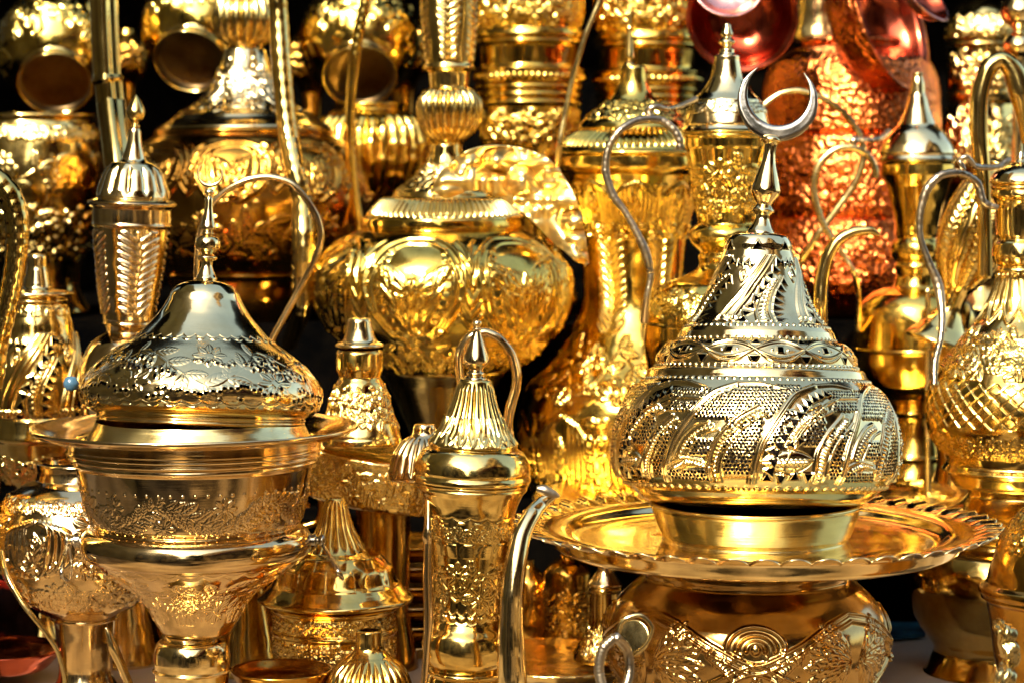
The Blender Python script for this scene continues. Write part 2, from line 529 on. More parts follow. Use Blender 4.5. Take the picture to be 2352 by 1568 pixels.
def lathe(name, pr, u, D, mat, parent, nth=420, ds=2.0, zones=(), flutes=(), wob=.5, matrix=None, vref=None, phase=0.0, seed=0, from_rim=False):
    """turned vessel: pr is its outline, zones its chased bands, flutes its ribs"""
    c = profile(pr, ds)
    hw, vv = c[:, 0], c[:, 1]
    S = np.concatenate([[0], np.cumsum(np.linalg.norm(np.diff(c, axis=0), axis=1))])
    m = len(c)
    ph = 2 * math.pi * (np.arange(nth) / nth - .5)
    th = ph - .45 * np.sin(ph)                      # finer towards the viewer's side
    uu = th / (2 * math.pi) + .5
    UU, SS = np.meshgrid(uu, S)
    Hh = np.zeros((m, nth)); HM = np.zeros((m, nth))
    warp = pnoise(UU * 9, SS / 70 + 3, 9, seed + 5)
    warp2 = pnoise(UU * 11, SS / 60 + 9, 11, seed + 6)
    for z in zones:
        v0, v1, n, fn = z[:4]
        k0 = int(np.argmax(hw)) if from_rim else 0
        i0 = k0 + int(np.argmax(vv[k0:] >= v0)); i1 = k0 + int(np.argmax(vv[k0:] >= v1)) if (vv[k0:] >= v1).any() else m - 1
        if i1 <= i0 + 1:
            continue
        w = 2 * math.pi * hw[i0:i1].mean() / n
        T = fn(w, S[i1] - S[i0])
        k = min(1.0, T.h / 60)
        x = (((UU[i0:i1] + phase) * n) % 1.0) * w + warp[i0:i1] * 5.0 * k
        y = SS[i0:i1] - S[i0] + warp2[i0:i1] * 4.0 * k
        h_, M_ = T.sample(x, np.clip(y, 0, T.h))
        Hh[i0:i1] += h_; HM[i0:i1] = M_
    if D > 2.4:
        Hh *= .66
    for fz in flutes:                                # (v0, v1, count, depth, twist, sharp)
        v0, v1, n, dep, tw, shp = fz
        t = (vv - v0) / (v1 - v0)
        env = np.clip(np.minimum(t, 1 - t) * 6, 0, 1) * ((t > 0) & (t < 1))
        a = n * th[None, :] + tw * 2 * math.pi * t[:, None]
        wv = np.abs(np.sin(a / 2))
        wv = wv**.6 if shp else .5 - .5 * np.cos(a)
        Hh += dep * (wv - .5) * env[:, None]
    if wob:
        Hh += wob * (pnoise(UU * 7, SS / 75, 7, seed + 1) * 1.2 + .55 * pnoise(UU * 23, SS / 26, 23, seed + 2)) * np.clip(hw / 60, 0, 1)[:, None]
    zt = np.array([P(U0, v, D).z for v in vv]) if matrix is None else -(vv - (vref or 0)) * D / F
    r = hw * D / F * (1.0 if matrix is not None else 1.0)
    dr = np.gradient(r); dz = np.gradient(zt)
    q = np.hypot(dr, dz) + 1e-12
    nr, nz = -dz / q, dr / q
    nr = np.where(hw < 1e-3, 0, nr)
    s = D / F
    R = r[:, None] + nr[:, None] * Hh * s
    Z = zt[:, None] + nz[:, None] * Hh * s
    X = R * np.sin(th)[None, :]
    Y = -R * np.cos(th)[None, :]
    co = np.stack([X, Y, Z], -1).reshape(-1, 3)
    if matrix is not None:
        M3 = np.array(matrix.to_3x3()); t3 = np.array(matrix.translation)
        co = co @ M3.T + t3
    else:
        c0 = P(u, vv[0], D)
        co[:, 0] += c0.x; co[:, 1] += c0.y
    o0 = np.array(origin(parent)) if parent is not None else 0
    co = co - o0
    idx = np.arange(m * nth).reshape(m, nth)
    a = idx[:-1]; b = np.roll(a, -1, 1); d = idx[1:]; e = np.roll(d, -1, 1)
    quads = np.stack([a, d, e, b], -1).reshape(-1, 4)
    if HM.any():
        keep = (HM[:-1] < .5).ravel()
        quads = quads[keep]
    return make_mesh(name, co, quads, mat, parent)

def tube(name, pts, mat, parent, nseg=18, dens=10, flat=1.0, ribs=0, ribamp=0.0, close=True, facet=0):
    """bent pipe or cast handle through (u, v, D, radius) points"""
    p = np.array([[*P(a, b, c), r * c / F] for a, b, c, r in pts])
    c = catmull(p, dens)
    q, R = c[:, :3], c[:, 3]
    n = len(q)
    T = np.gradient(q, axis=0); T /= np.linalg.norm(T, axis=1)[:, None] + 1e-12
    N = np.zeros_like(T)
    a = np.array([0, 1.0, 0]); a = a - T[0] * (a @ T[0])
    if np.linalg.norm(a) < 1e-3:
        a = np.array([1.0, 0, 0]) - T[0] * T[0][0]
    N[0] = a / np.linalg.norm(a)
    for i in range(1, n):
        a = N[i - 1] - T[i] * (N[i - 1] @ T[i]); N[i] = a / (np.linalg.norm(a) + 1e-12)
    B = np.cross(T, N)
    L = np.concatenate([[0], np.cumsum(np.linalg.norm(np.diff(q, axis=0), axis=1))])
    if ribs:
        R = R * (1 + ribamp * np.abs(np.sin(L / L[-1] * math.pi * ribs)))
    t = np.linspace(0, 2 * math.pi, nseg, endpoint=False)
    k = 1.0
    if facet:
        k = 1 + .16 * np.cos(facet * t)
    co = q[:, None] + R[:, None, None] * (N[:, None] * (np.cos(t) * k)[None, :, None] * flat + B[:, None] * (np.sin(t) * k)[None, :, None])
    if close:
        co = np.concatenate([np.repeat(q[:1, None], nseg, 1), co, np.repeat(q[-1:, None], nseg, 1)], 0)
    m = co.shape[0]
    o0 = np.array(origin(parent)) if parent is not None else 0
    idx = np.arange(m * nseg).reshape(m, nseg)
    a = idx[:-1]; b = np.roll(a, -1, 1); d = idx[1:]; e = np.roll(d, -1, 1)
    return make_mesh(name, co.reshape(-1, 3) - o0, np.stack([a, b, e, d], -1).reshape(-1, 4), mat, parent)

def lean_part(o, root, u, v, D, deg, back=0.0):
    """tip a finished part, its own parts with it, about a point it stands on"""
    pv = P(u, v, D) - root.location
    e = Euler((-math.radians(back), math.radians(deg), 0))
    o.rotation_euler = e
    o.location = pv - e.to_matrix() @ pv

def box(name, x0, x1, y0, y1, z0, z1, mat, kind=None):
    co = [(x, y, z) for z in (z0, z1) for y in (y0, y1) for x in (x0, x1)]
    q = [(0, 2, 3, 1), (4, 5, 7, 6), (0, 1, 5, 4), (2, 6, 7, 3), (0, 4, 6, 2), (1, 3, 7, 5)]
    o = make_mesh(name, np.array(co, float), np.array(q), mat, None, smooth=False)
    if kind:
        o['kind'] = kind
    return o

# ------------------------------------------------------------------ materials
def new_mat(name):
    m = bpy.data.materials.new(name)
    m.use_nodes = True
    return m, m.node_tree.nodes, m.node_tree.links, m.node_tree.nodes['Principled BSDF']

def metal(name, c1, c2, rough=.16, rvar=.1, aniso=0.0, hammer=0.0, hscale=55.0, grain=.02, gscale=260.0, tscale=9.0, spun=0.0):
    m, N, L, B = new_mat(name)
    B.inputs['Metallic'].default_value = 1
    tc = N.new('ShaderNodeTexCoord')
    n1 = N.new('ShaderNodeTexNoise'); n1.inputs['Scale'].default_value = tscale; n1.inputs['Detail'].default_value = 8; n1.inputs['Roughness'].default_value = .65
    L.new(tc.outputs['Object'], n1.inputs['Vector'])
    cr = N.new('ShaderNodeValToRGB')
    cr.color_ramp.elements[0].position = .34; cr.color_ramp.elements[0].color = (*c1, 1)
    cr.color_ramp.elements[1].position = .56; cr.color_ramp.elements[1].color = (*c2, 1)
    L.new(n1.outputs['Fac'], cr.inputs['Fac'])
    L.new(cr.outputs['Color'], B.inputs['Base Color'])
    n2 = N.new('ShaderNodeTexNoise'); n2.inputs['Scale'].default_value = 34; n2.inputs['Detail'].default_value = 6
    L.new(tc.outputs['Object'], n2.inputs['Vector'])
    mr = N.new('ShaderNodeMapRange')
    mr.inputs['From Min'].default_value = .35; mr.inputs['From Max'].default_value = .7
    mr.inputs['To Min'].default_value = rough; mr.inputs['To Max'].default_value = rough + rvar
    L.new(n2.outputs['Fac'], mr.inputs['Value'])
    L.new(mr.outputs['Result'], B.inputs['Roughness'])
    if aniso:
        B.inputs['Anisotropic'].default_value = aniso
        tg = N.new('ShaderNodeTangent'); tg.direction_type = 'RADIAL'; tg.axis = 'Z'
        L.new(tg.outputs[0], B.inputs['Tangent'])
    last = None
    def bump(h, strength, dist):
        nonlocal last
        b = N.new('ShaderNodeBump'); b.inputs['Strength'].default_value = strength; b.inputs['Distance'].default_value = dist
        L.new(h, b.inputs['Height'])
        if last is not None:
            L.new(last, b.inputs['Normal'])
        last = b.outputs['Normal']
    if grain:
        n3 = N.new('ShaderNodeTexNoise'); n3.inputs['Scale'].default_value = gscale; n3.inputs['Detail'].default_value = 3
        L.new(tc.outputs['Object'], n3.inputs['Vector'])
        bump(n3.outputs['Fac'], grain, .002)
    if spun:
        mp = N.new('ShaderNodeMapping'); mp.inputs['Scale'].default_value = (3, 3, 420)
        L.new(tc.outputs['Object'], mp.inputs['Vector'])
        n4 = N.new('ShaderNodeTexNoise'); n4.inputs['Scale'].default_value = 1; n4.inputs['Detail'].default_value = 3
        L.new(mp.outputs['Vector'], n4.inputs['Vector'])
        bump(n4.outputs['Fac'], spun, .001)
    if hammer:
        v = N.new('ShaderNodeTexVoronoi'); v.feature = 'SMOOTH_F1'; v.inputs['Scale'].default_value = hscale; v.inputs['Smoothness'].default_value = .25
        L.new(tc.outputs['Object'], v.inputs['Vector'])
        bump(v.outputs['Distance'], hammer, .004)
        n5 = N.new('ShaderNodeTexNoise'); n5.inputs['Scale'].default_value = hscale * 1.8; n5.inputs['Detail'].default_value = 4
        L.new(tc.outputs['Object'], n5.inputs['Vector'])
        bump(n5.outputs['Fac'], hammer * .8, .003)
    L.new(last, B.inputs['Normal'])
    return m

def cloth(name, c1, c2, scale=30, rough=.95, lo=.35, hi=.68):
    m, N, L, B = new_mat(name)
    tc = N.new('ShaderNodeTexCoord')
    n1 = N.new('ShaderNodeTexNoise'); n1.inputs['Scale'].default_value = scale; n1.inputs['Detail'].default_value = 7
    L.new(tc.outputs['Object'], n1.inputs['Vector'])
    cr = N.new('ShaderNodeValToRGB')
    cr.color_ramp.elements[0].position = lo; cr.color_ramp.elements[0].color = (*c1, 1)
    cr.color_ramp.elements[1].position = hi; cr.color_ramp.elements[1].color = (*c2, 1)
    L.new(n1.outputs['Fac'], cr.inputs['Fac']); L.new(cr.outputs['Color'], B.inputs['Base Color'])
    B.inputs['Roughness'].default_value = rough
    B.inputs['Specular IOR Level'].default_value = 0.0
    w = N.new('ShaderNodeTexNoise'); w.inputs['Scale'].default_value = 900
    L.new(tc.outputs['Object'], w.inputs['Vector'])
    b = N.new('ShaderNodeBump'); b.inputs['Strength'].default_value = .25; b.inputs['Distance'].default_value = .001
    L.new(w.outputs['Fac'], b.inputs['Height']); L.new(b.outputs['Normal'], B.inputs['Normal'])
    return m

PALE = metal('pale polished brass', (.66, .47, .18), (.85, .66, .31), rough=.085, rvar=.10, spun=.05)
BRASS = metal('polished brass', (.50, .32, .07), (.80, .57, .18), rough=.085, rvar=.10, spun=.05)
SPUN = metal('lathe spun brass', (.62, .46, .15), (.80, .62, .26), rough=.13, rvar=.05, aniso=.6, spun=.2)
GOLD = metal('deep yellow brass', (.42, .25, .035), (.76, .52, .11), rough=.085, rvar=.11, grain=.04)
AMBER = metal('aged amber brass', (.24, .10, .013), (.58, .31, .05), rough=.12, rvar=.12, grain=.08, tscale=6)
ROSE = metal('rose tinted brass', (.56, .37, .15), (.79, .58, .28), rough=.09, rvar=.10, spun=.06)
HAMMER = metal('hammered brass', (.56, .36, .08), (.82, .59, .19), rough=.14, rvar=.12, hammer=.5, hscale=70)
CRUMPLE = metal('beaten sheet brass', (.60, .42, .12), (.82, .60, .22), rough=.30, rvar=.12, grain=.05)
COPPER = metal('hammered copper', (.28, .045, .009), (.64, .175, .04), rough=.12, rvar=.12, hammer=.5, hscale=150)
COPPERP = metal('polished copper', (.24, .03, .012), (.50, .10, .045), rough=.14, rvar=.1)
PINK = metal('pink copper', (.60, .25, .18), (.76, .38, .30), rough=.2, rvar=.1)
PEWTER = metal('grey cast metal', (.15, .115, .07), (.38, .30, .19), rough=.26, rvar=.15, grain=.35, gscale=180)
STEEL = metal('darkened bright metal', (.26, .22, .15), (.48, .42, .31), rough=.13, rvar=.14, grain=.1, gscale=120)
OLIVE = metal('dull cast brass', (.36, .26, .09), (.62, .47, .19), rough=.16, rvar=.15, grain=.2, gscale=150)
DARKB = metal('dull dark brass', (.035, .02, .01), (.13, .08, .03), rough=.3, rvar=.15)  # much darker brass for the discs inside the feet
POTM = metal('brown shaded brass', (.17, .08, .018), (.50, .31, .10), rough=.12, rvar=.12, grain=.05, tscale=5)  # base colour browned to carry the shade under the tray
BLACK = cloth('black shade stand-in', (.0006, .0006, .0006), (.002, .0015, .001))  # near-black base colour stands in for the shade between the vessels
HOLEDARK = cloth('hole shade backing', (.006, .005, .004), (.014, .01, .008))  # black backing colour in place of the shade inside pierced vessels
CREAM = cloth('cream cloth', (.24, .19, .13), (.34, .27, .19), scale=6)
DIMSHEET = cloth('brown dimming sheet', (.10, .07, .04), (.24, .18, .11), scale=9)
REDCL = cloth('red patterned cloth', (.22, .015, .008), (.012, .006, .005), scale=26, lo=.44, hi=.5)
STONE = cloth('shadow patched stone', (.008, .006, .004), (.14, .10, .06), scale=1.4, lo=.45, hi=.56)  # dark patches mimic people's shadows lying across the street
PLASTER = cloth('contrast patched plaster', (.015, .011, .007), (.32, .22, .11), scale=1.3, lo=.46, hi=.55)  # strong light and dark patches put in to streak the metal's reflections
BLOCKER = cloth('olive blocking wall', (.15, .11, .045), (.27, .20, .09), scale=1.5)
LEAFM = cloth('dark foliage', (.015, .03, .01), (.05, .08, .02), scale=12)
PAPER = cloth('printed paper', (.02, .10, .16), (.01, .01, .012), scale=20, rough=.5)
BLUEG, _n, _l, _b = new_mat('blue glass')
_b.inputs['Base Color'].default_value = (.03, .07, .10, 1); _b.inputs['Roughness'].default_value = .12

# ------------------------------------------------------------------ the setting
g = box('street_ground', -40, 40, -60, 8, -.1, 0, STONE, 'structure')
TABLE = CAMZ - .47
box('stall_table_top', -1.6, 1.6, 1.66, 3.9, TABLE - .05, TABLE, CREAM, 'structure')
box('reflection_dimming_sheet', -1.6, 1.6, 1.655, 2.12, TABLE + .0005, TABLE + .0025, DIMSHEET, 'structure')  # added out of view to darken what the lower bodies reflect
box('lower_shade_step', -1.5, 1.5, 2.42, 3.8, TABLE + .002, CAMZ - .352, BLACK, 'structure')
box('upper_shade_step', -1.5, 1.5, 2.685, 3.8, CAMZ - .350, CAMZ - .16, BLACK, 'structure')
box('interior_shade_sheet', -1.7, 1.7, 3.82, 3.86, .2, 2.5, BLACK, 'structure')  # black sheet in place of the dark stall interior
box('unseen_dark_panel', -1.7, 1.7, 2.75, 3.95, 2.42, 2.45, BLACK, 'structure')  # unseen panel, added so upward faces reflect something dark
box('street_facade', -14, 3.5, -9.4, -9, -.05, 2.9, PLASTER, 'structure')
box('left_house_wall', -6.5, -1.85, -8, .5, -.05, 3.5, PLASTER, 'structure')
box('right_house_wall', 2.3, 6.5, -8, 1.2, -.05, 5.2, PLASTER, 'structure')
box('right_house_awning', 1.4, 2.29, -6, 1.0, 2.6, 2.66, REDCL, 'structure')
box('sky_blocking_wall', -6.5, -1.86, .75, 3.9, -.05, 5.6, BLOCKER, 'structure')  # unseen block, added and sized to cut off sky reflected in the left dome
# far trees across the street, one uneven mass
def treeline():
    r = np.random.RandomState(3)
    n = 14000
    cx = r.uniform(-18, 18, n)
    top = 5.2 + 1.9 * np.sin(cx * .7) + 1.1 * np.sin(cx * 1.9 + 1)
    z = r.uniform(0, 1, n)**.7 * top
    c = np.stack([cx, -13 + r.uniform(-1.2, 1.2, n), z], 1)
    a = r.normal(size=(n, 3)); a /= np.linalg.norm(a, axis=1)[:, None]
    b = np.cross(a, r.normal(size=(n, 3))); b /= np.linalg.norm(b, axis=1)[:, None]
    s = r.uniform(.12, .3, (n, 1))
    co = np.stack([c - a * s - b * s, c + a * s - b * s, c + a * s + b * s, c - a * s + b * s], 1).reshape(-1, 3)
    o = make_mesh('far_treeline', co, np.arange(n * 4).reshape(-1, 4), LEAFM, None, False)
    o['kind'] = 'stuff'
treeline()

# ------------------------------------------------------------------ front left: domed censer on a flared bowl
t = thing('incense_burner', 'large brass censer with smooth bell dome, small crescent finial and wide flared bowl', 'censer', 445, 1690, 1.95)
bowl = lathe('bowl', [(228, 975), (231, 1020), (236, 1100), (200, 1140, 1), (205, 1142), (250, 1100), (262, 1050), (290, 1012), (350, 984), (374, 975), (377, 978, 1), (376, 983), (360, 993, 1), (318, 1006), (296, 1018), (292, 1024, 1), (297, 1030), (289, 1037, 1), (292, 1043), (282, 1050, 1), (283, 1057), (272, 1066, 1), (266, 1100), (255, 1150), (243, 1190), (232, 1203), (231, 1207, 1), (248, 1212), (262, 1226), (267, 1246), (262, 1264), (250, 1276), (243, 1279, 1), (226, 1294), (184, 1325), (148, 1350), (124, 1373), (108, 1396), (95, 1425), (78, 1450), (66, 1455), (60, 1458, 1)],
       448, 1.95, ROSE, t, nth=1200, ds=1.6, wob=.9, zones=[(1100, 1108, 60, t_beads), (1108, 1196, 6, t_floral(11, 1.7, 2.6, dig=1.0)), (1196, 1202, 60, t_beads), (1281, 1300, 30, t_scallop(2.6)), (1300, 1418, 5, t_floral(5, 1.6, 2.8))], phase=.07, seed=3, from_rim=True)
lathe('stem', [(60, 1457), (64, 1461, 1), (60, 1466, 1), (78, 1472), (87, 1490), (89, 1515), (87, 1531), (86, 1533, 1), (92, 1537), (86, 1542, 1), (85, 1560), (80, 1590), (55, 1615), (50, 1630), (90, 1655), (140, 1680), (150, 1692), (0, 1694)],
      440, 1.95, PALE, t, nth=360, ds=1.6, wob=.5)
lathe('collar', [(236, 962), (240, 972), (254, 1000), (262, 1040)], 457, 1.95, SPUN, t, nth=360, ds=3)
lid = lathe('lid', [(0, 645), (40, 647), (62, 656), (77, 672), (86, 692), (106, 724), (133, 753), (156, 776), (197, 804), (237, 837), (266, 869), (279, 900), (275, 924), (262, 942), (244, 952), (238, 955, 1), (242, 959), (238, 963, 1), (240, 967), (234, 972), (222, 974)],
        458, 1.95, PALE, t, nth=1500, ds=1.2, wob=.8, zones=[(770, 786, 34, t_scallop(2.6)), (784, 918, 5, t_floral(3, 1.0, 1.5, holes=True, dig=0)), (916, 936, 38, t_scallop(3.4))], phase=.03, seed=9)
fin = lathe('finial', [(4, 430), (8, 433), (12, 440), (8, 446), (5, 449, 1), (9, 455), (10, 480), (14, 505), (18, 520), (17, 527), (12, 531, 1), (16, 536), (10, 540, 1), (24, 546), (29, 558), (27, 572), (16, 580), (12, 583, 1), (23, 590), (22, 596), (13, 600, 1), (13, 612), (20, 630), (25, 640), (24, 646), (32, 650), (34, 655)],
            458, 1.95, PALE, lid, nth=90, ds=1.0, wob=0)
fin['label'] = 'turned baluster finial of the dome'
def crescent(name, cu, cv, R, D, thick, mat, parent, a1=42, facet=3):
    pts = []
    n = 17
    for k in range(n):
        f = k / (n - 1)
        a = math.radians(90 + (180 - a1) * (2 * f - 1))
        w = math.sin(math.pi * f)**.82
        rr = R - thick * w * .15 + thick * (1 - w) * .75
        pts.append((cu + rr * math.cos(a), cv + rr * math.sin(a), D, max(.4, thick * w)))
    return tube(name, pts, mat, parent, nseg=20, dens=8, flat=.62, facet=facet)
crescent('crescent', 458, 398, 27, 1.95, 4.4, PALE, fin, a1=42, facet=0)
lathe('hole_shade', [(120, 800), (190, 825), (240, 860), (262, 895), (250, 925), (225, 945)], 458, 1.95, HOLEDARK, lid, nth=120, ds=4, wob=0)  # added black surface that keeps the small holes dark
lean_part(lid, t, 458, 970, 1.95, 1.8, 5.0)
for sg, uu_ in ((-1, 448 - 267), (1, 448 + 267)):
    lug = lathe('lug', [(0, -32), (12, -31), (15, -24), (10, -17), (10, -12, 1), (16, -10), (16, 1), (19, 6)], 0, 1.95, STEEL, t, nth=40, ds=1.5, wob=0,
                matrix=Matrix.Translation(P(uu_, 1240, 1.95)) @ Matrix.Rotation(math.radians(90 * sg), 4, 'Y'), vref=0)
    e = uu_ + sg * 24
    if sg < 0:
        rp = [(e - 2, 1248, 1.95, 4.5), (e - 10, 1280, 1.915, 5), (e - 15, 1318, 1.90, 5.5), (e + 2, 1332, 1.93, 4), (e + 8, 1300, 1.975, 4), (e + 2, 1252, 1.96, 4)]
    else:
        rp = [(e, 1248, 1.95, 4.5), (e + 16, 1272, 1.93, 5), (e + 38, 1312, 1.90, 6), (e + 48, 1328, 1.92, 4), (e + 30, 1290, 1.97, 4), (e + 2, 1252, 1.955, 4)]
    tube('ring_handle', rp, STEEL, lug, nseg=12)


# ------------------------------------------------------------------ front right: pierced dome, tray, squat pot
t = thing('squat_pot', 'wide low brass pot with embossed ribbons and a ring handle, under the fluted tray', 'pot', 1715, 1690, 1.95)
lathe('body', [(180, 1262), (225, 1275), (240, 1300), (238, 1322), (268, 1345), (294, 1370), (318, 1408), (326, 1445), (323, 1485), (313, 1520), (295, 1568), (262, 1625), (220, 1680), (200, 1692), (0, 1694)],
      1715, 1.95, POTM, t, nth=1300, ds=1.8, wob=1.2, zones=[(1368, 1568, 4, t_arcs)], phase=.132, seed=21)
br = tube('bracket', [(1440, 1500, 1.73, 6), (1418, 1470, 1.735, 6), (1430, 1425, 1.735, 6), (1470, 1412, 1.735, 5), (1498, 1440, 1.735, 5), (1482, 1480, 1.735, 5), (1448, 1508, 1.74, 5)], OLIVE, t, nseg=12)
pl = lathe('plate', [(0, -3), (38, -2), (42, 0), (38, 3), (0, 4)], 0, 1.78, OLIVE, br, nth=60, ds=2, wob=.6,
           matrix=Matrix.Translation(P(1455, 1462, 1.80)) @ Matrix.Rotation(math.radians(78), 4, 'X') @ Matrix.Rotation(math.radians(-28), 4, 'Y'))
tube('ring_handle', [(1412, 1462, 1.70, 10), (1385, 1490, 1.70, 11), (1376, 1540, 1.70, 11), (1392, 1590, 1.70, 11), (1428, 1592, 1.72, 11), (1446, 1545, 1.73, 11), (1440, 1490, 1.73, 10), (1414, 1461, 1.71, 10)], PEWTER, br, nseg=16, dens=14, ribs=44, ribamp=.12)

t = thing('tray', 'round brass tray with a fluted scalloped rim, carrying the pierced dome', 'tray', 1735, 1260, 1.95)
def t_rim(w, h):
    T = Tile(w, h, 2.0)
    T.stroke([(w * .1, 0), (w * .35, h * .5), (w * .9, h)], w * .2, 6, smooth=True)
    T.stroke([(w * .6, 0), (w * .85, h * .5), (w * 1.4, h)], w * .12, -4)
    return T
tr = lathe('dish', [(0, 1236), (300, 1236), (404, 1236), (425, 1231), (445, 1216), (470, 1210), (490, 1210, 1), (520, 1204), (556, 1199), (558, 1202, 1), (530, 1210), (488, 1216, 1), (478, 1222), (468, 1246), (462, 1254), (450, 1259), (430, 1261), (0, 1261)],
      1735, 1.95, PALE, t, nth=1300, ds=2.0, wob=1.0, seed=4)
# flutes of the rim, set by radius rather than height
_me = tr.data
_co = np.zeros(len(_me.vertices) * 3, np.float32); _me.vertices.foreach_get('co', _co); _co = _co.reshape(-1, 3)
_c0 = P(1735, 1236, 1.95) - t.location
_dx, _dy = _co[:, 0] - _c0.x, _co[:, 1] - _c0.y
_r = np.hypot(_dx, _dy) * F / 1.95; _a = np.arctan2(_dy, _dx)
_w = np.clip((_r - 492) / 30, 0, 1)
_sw = np.abs(np.sin(_a * 26 + _r * .012))**.7
_co[:, 2] += (_w * (_sw - .5) * 13 * 1.95 / F).astype(np.float32)
_k = 1 + _w * (_sw - .6) * 14 / np.maximum(_r, 1)
_co[:, 0] = _c0.x + _dx * _k; _co[:, 1] = _c0.y + _dy * _k
_me.vertices.foreach_set('co', _co.ravel()); _me.update()

t = thing('pierced_lantern', 'large openwork brass dome with curling ribbons and a big crescent finial, on the fluted tray', 'lantern', 1737, 1238, 1.95)
lathe('base_collar', [(228, 1152), (240, 1150), (246, 1152), (246, 1157, 1), (241, 1163), (232, 1190), (220, 1222), (213, 1234), (219, 1238, 1), (200, 1239)], 1735, 1.95, SPUN, t, nth=500, ds=2, wob=.5, seed=2)
lid = lathe('dome', [(0, 534), (44, 536), (68, 543), (79, 562), (80, 575), (86, 592), (97, 625), (114, 673), (140, 722), (164, 749), (172, 757), (178, 766, 1), (182, 777), (184, 783, 1), (200, 790), (216, 803), (229, 823), (233, 840), (238, 848, 1), (248, 852), (253, 862), (256, 870, 1), (267, 879), (293, 907), (316, 950), (328, 1000), (331, 1046), (324, 1084), (305, 1110), (293, 1119), (284, 1124, 1), (270, 1138), (250, 1150), (236, 1156), (232, 1158, 1), (224, 1158)],
        1737, 1.95, PALE, t, nth=2300, ds=.95, wob=1.0, seed=13, phase=.02,
        zones=[(553, 583, 7, t_tri), (590, 746, 5, t_swirl_pierced), (748, 757, 64, t_beads), (777, 784, 70, t_beads), (789, 838, 12, t_eyes), (839, 847, 90, t_beads),
               (869, 878, 96, t_beads), (880, 1102, 5, t_fans), (1106, 1119, 84, lambda w, h: t_beads(w, h, None, 3.6))])
lathe('hole_shade', [(0, 546), (50, 550), (64, 575), (72, 600), (84, 640), (100, 680), (128, 730), (156, 770), (190, 810), (214, 840), (238, 880), (270, 910), (296, 950), (308, 1000), (308, 1050), (296, 1088), (270, 1115)], 1737, 1.95, HOLEDARK, lid, nth=160, ds=4, wob=0)  # added black surface so the openwork shows a dark inside
fin = lathe('finial', [(14, 303), (22, 308), (25, 316), (16, 325), (14, 345), (17, 370), (26, 400), (34, 428), (34, 440), (20, 462), (17, 468, 1), (24, 477), (26, 482), (17, 492, 1), (17, 502), (24, 518), (33, 532), (34, 538)],
            1745, 1.95, PALE, t, nth=120, ds=1.0, wob=.5)
fin.parent = lid
crescent('crescent', 1751, 222, 79, 1.95, 18, STEEL, fin, a1=36, facet=3)
lean_part(fin, t, 1745, 536, 1.95, 5.5)
lean_part(lid, t, 1737, 1156, 1.95, 1.0, 6.0)

# ------------------------------------------------------------------ front middle: slim ewer
t = thing('coffee_ewer', 'slim engraved brass ewer with fluted bell lid, straight pipe spout and thin rod handle', 'ewer', 1060, 1760, 1.85, lean=2.0)
lathe('body', [(128, 1106), (133, 1108), (128, 1114, 1), (130, 1119), (121, 1131), (112, 1150), (106, 1168), (101, 1200), (92, 1260), (83, 1320), (78, 1370), (78, 1415), (80, 1424, 1), (86, 1436), (98, 1453), (103, 1480), (97, 1508), (86, 1524), (80, 1532, 1), (88, 1537), (89, 1543), (82, 1549, 1), (86, 1570), (92, 1620), (100, 1700), (112, 1758), (0, 1760)],
      1060, 1.85, BRASS, t, nth=800, ds=1.4, wob=.7, seed=6,
      zones=[(1174, 1190, 16, t_scallop(3.2)), (1192, 1232, 15, t_floral(8, .7, 2.6)), (1236, 1268, 14, t_eyes if False else t_scales(2, 3.4)), (1272, 1384, 4, t_floral(15, .9, 3.2)), (1386, 1412, 22, t_scallop(3.0)), (1412, 1424, 20, t_scallop(3.0))])
lid = lathe('lid', [(0, 868), (34, 869), (39, 874, 1), (42, 890), (51, 923), (64, 956), (82, 989), (96, 1006), (104, 1018), (101, 1025, 1), (116, 1034), (130, 1056), (135, 1078), (132, 1086, 1), (137, 1094), (136, 1102), (131, 1106)],
            1060, 1.85, BRASS, t, nth=700, ds=1.3, wob=.7, flutes=[(876, 985, 22, 4.5, 0.0, 1)], zones=[(955, 1016, 20, t_lancets(3.0))], seed=8)
lathe('finial', [(0, 735), (8, 736), (11, 742), (8, 748), (6, 750, 1), (11, 754), (9, 760), (13, 774), (22, 797), (29, 818), (30, 830), (20, 842), (15, 848, 1), (21, 856), (19, 861, 1), (25, 866), (26, 871)], 1060, 1.85, ROSE, lid, nth=90, ds=1.0, wob=0)
sp = tube('spout', [(1252, 1128, 1.80, 9), (1222, 1150, 1.80, 17), (1198, 1180, 1.79, 21), (1177, 1225, 1.78, 23), (1166, 1290, 1.77, 25), (1160, 1360, 1.765, 27), (1160, 1430, 1.765, 28), (1163, 1500, 1.765, 33), (1166, 1580, 1.77, 36), (1150, 1660, 1.80, 38)], PALE, t, nseg=26, dens=14)
tube('spout_tip', [(1208, 1116, 1.79, 7), (1226, 1118, 1.79, 12), (1250, 1128, 1.79, 9), (1262, 1132, 1.79, 3)], PEWTER, sp, nseg=12)
tube('handle', [(960, 1120, 1.84, 7), (962, 1160, 1.83, 8), (964, 1215, 1.82, 10), (963, 1235, 1.82, 13), (965, 1250, 1.82, 10), (967, 1330, 1.82, 11), (972, 1420, 1.82, 11), (970, 1500, 1.82, 8), (966, 1600, 1.82, 8)], ROSE, t, nseg=14, facet=4)

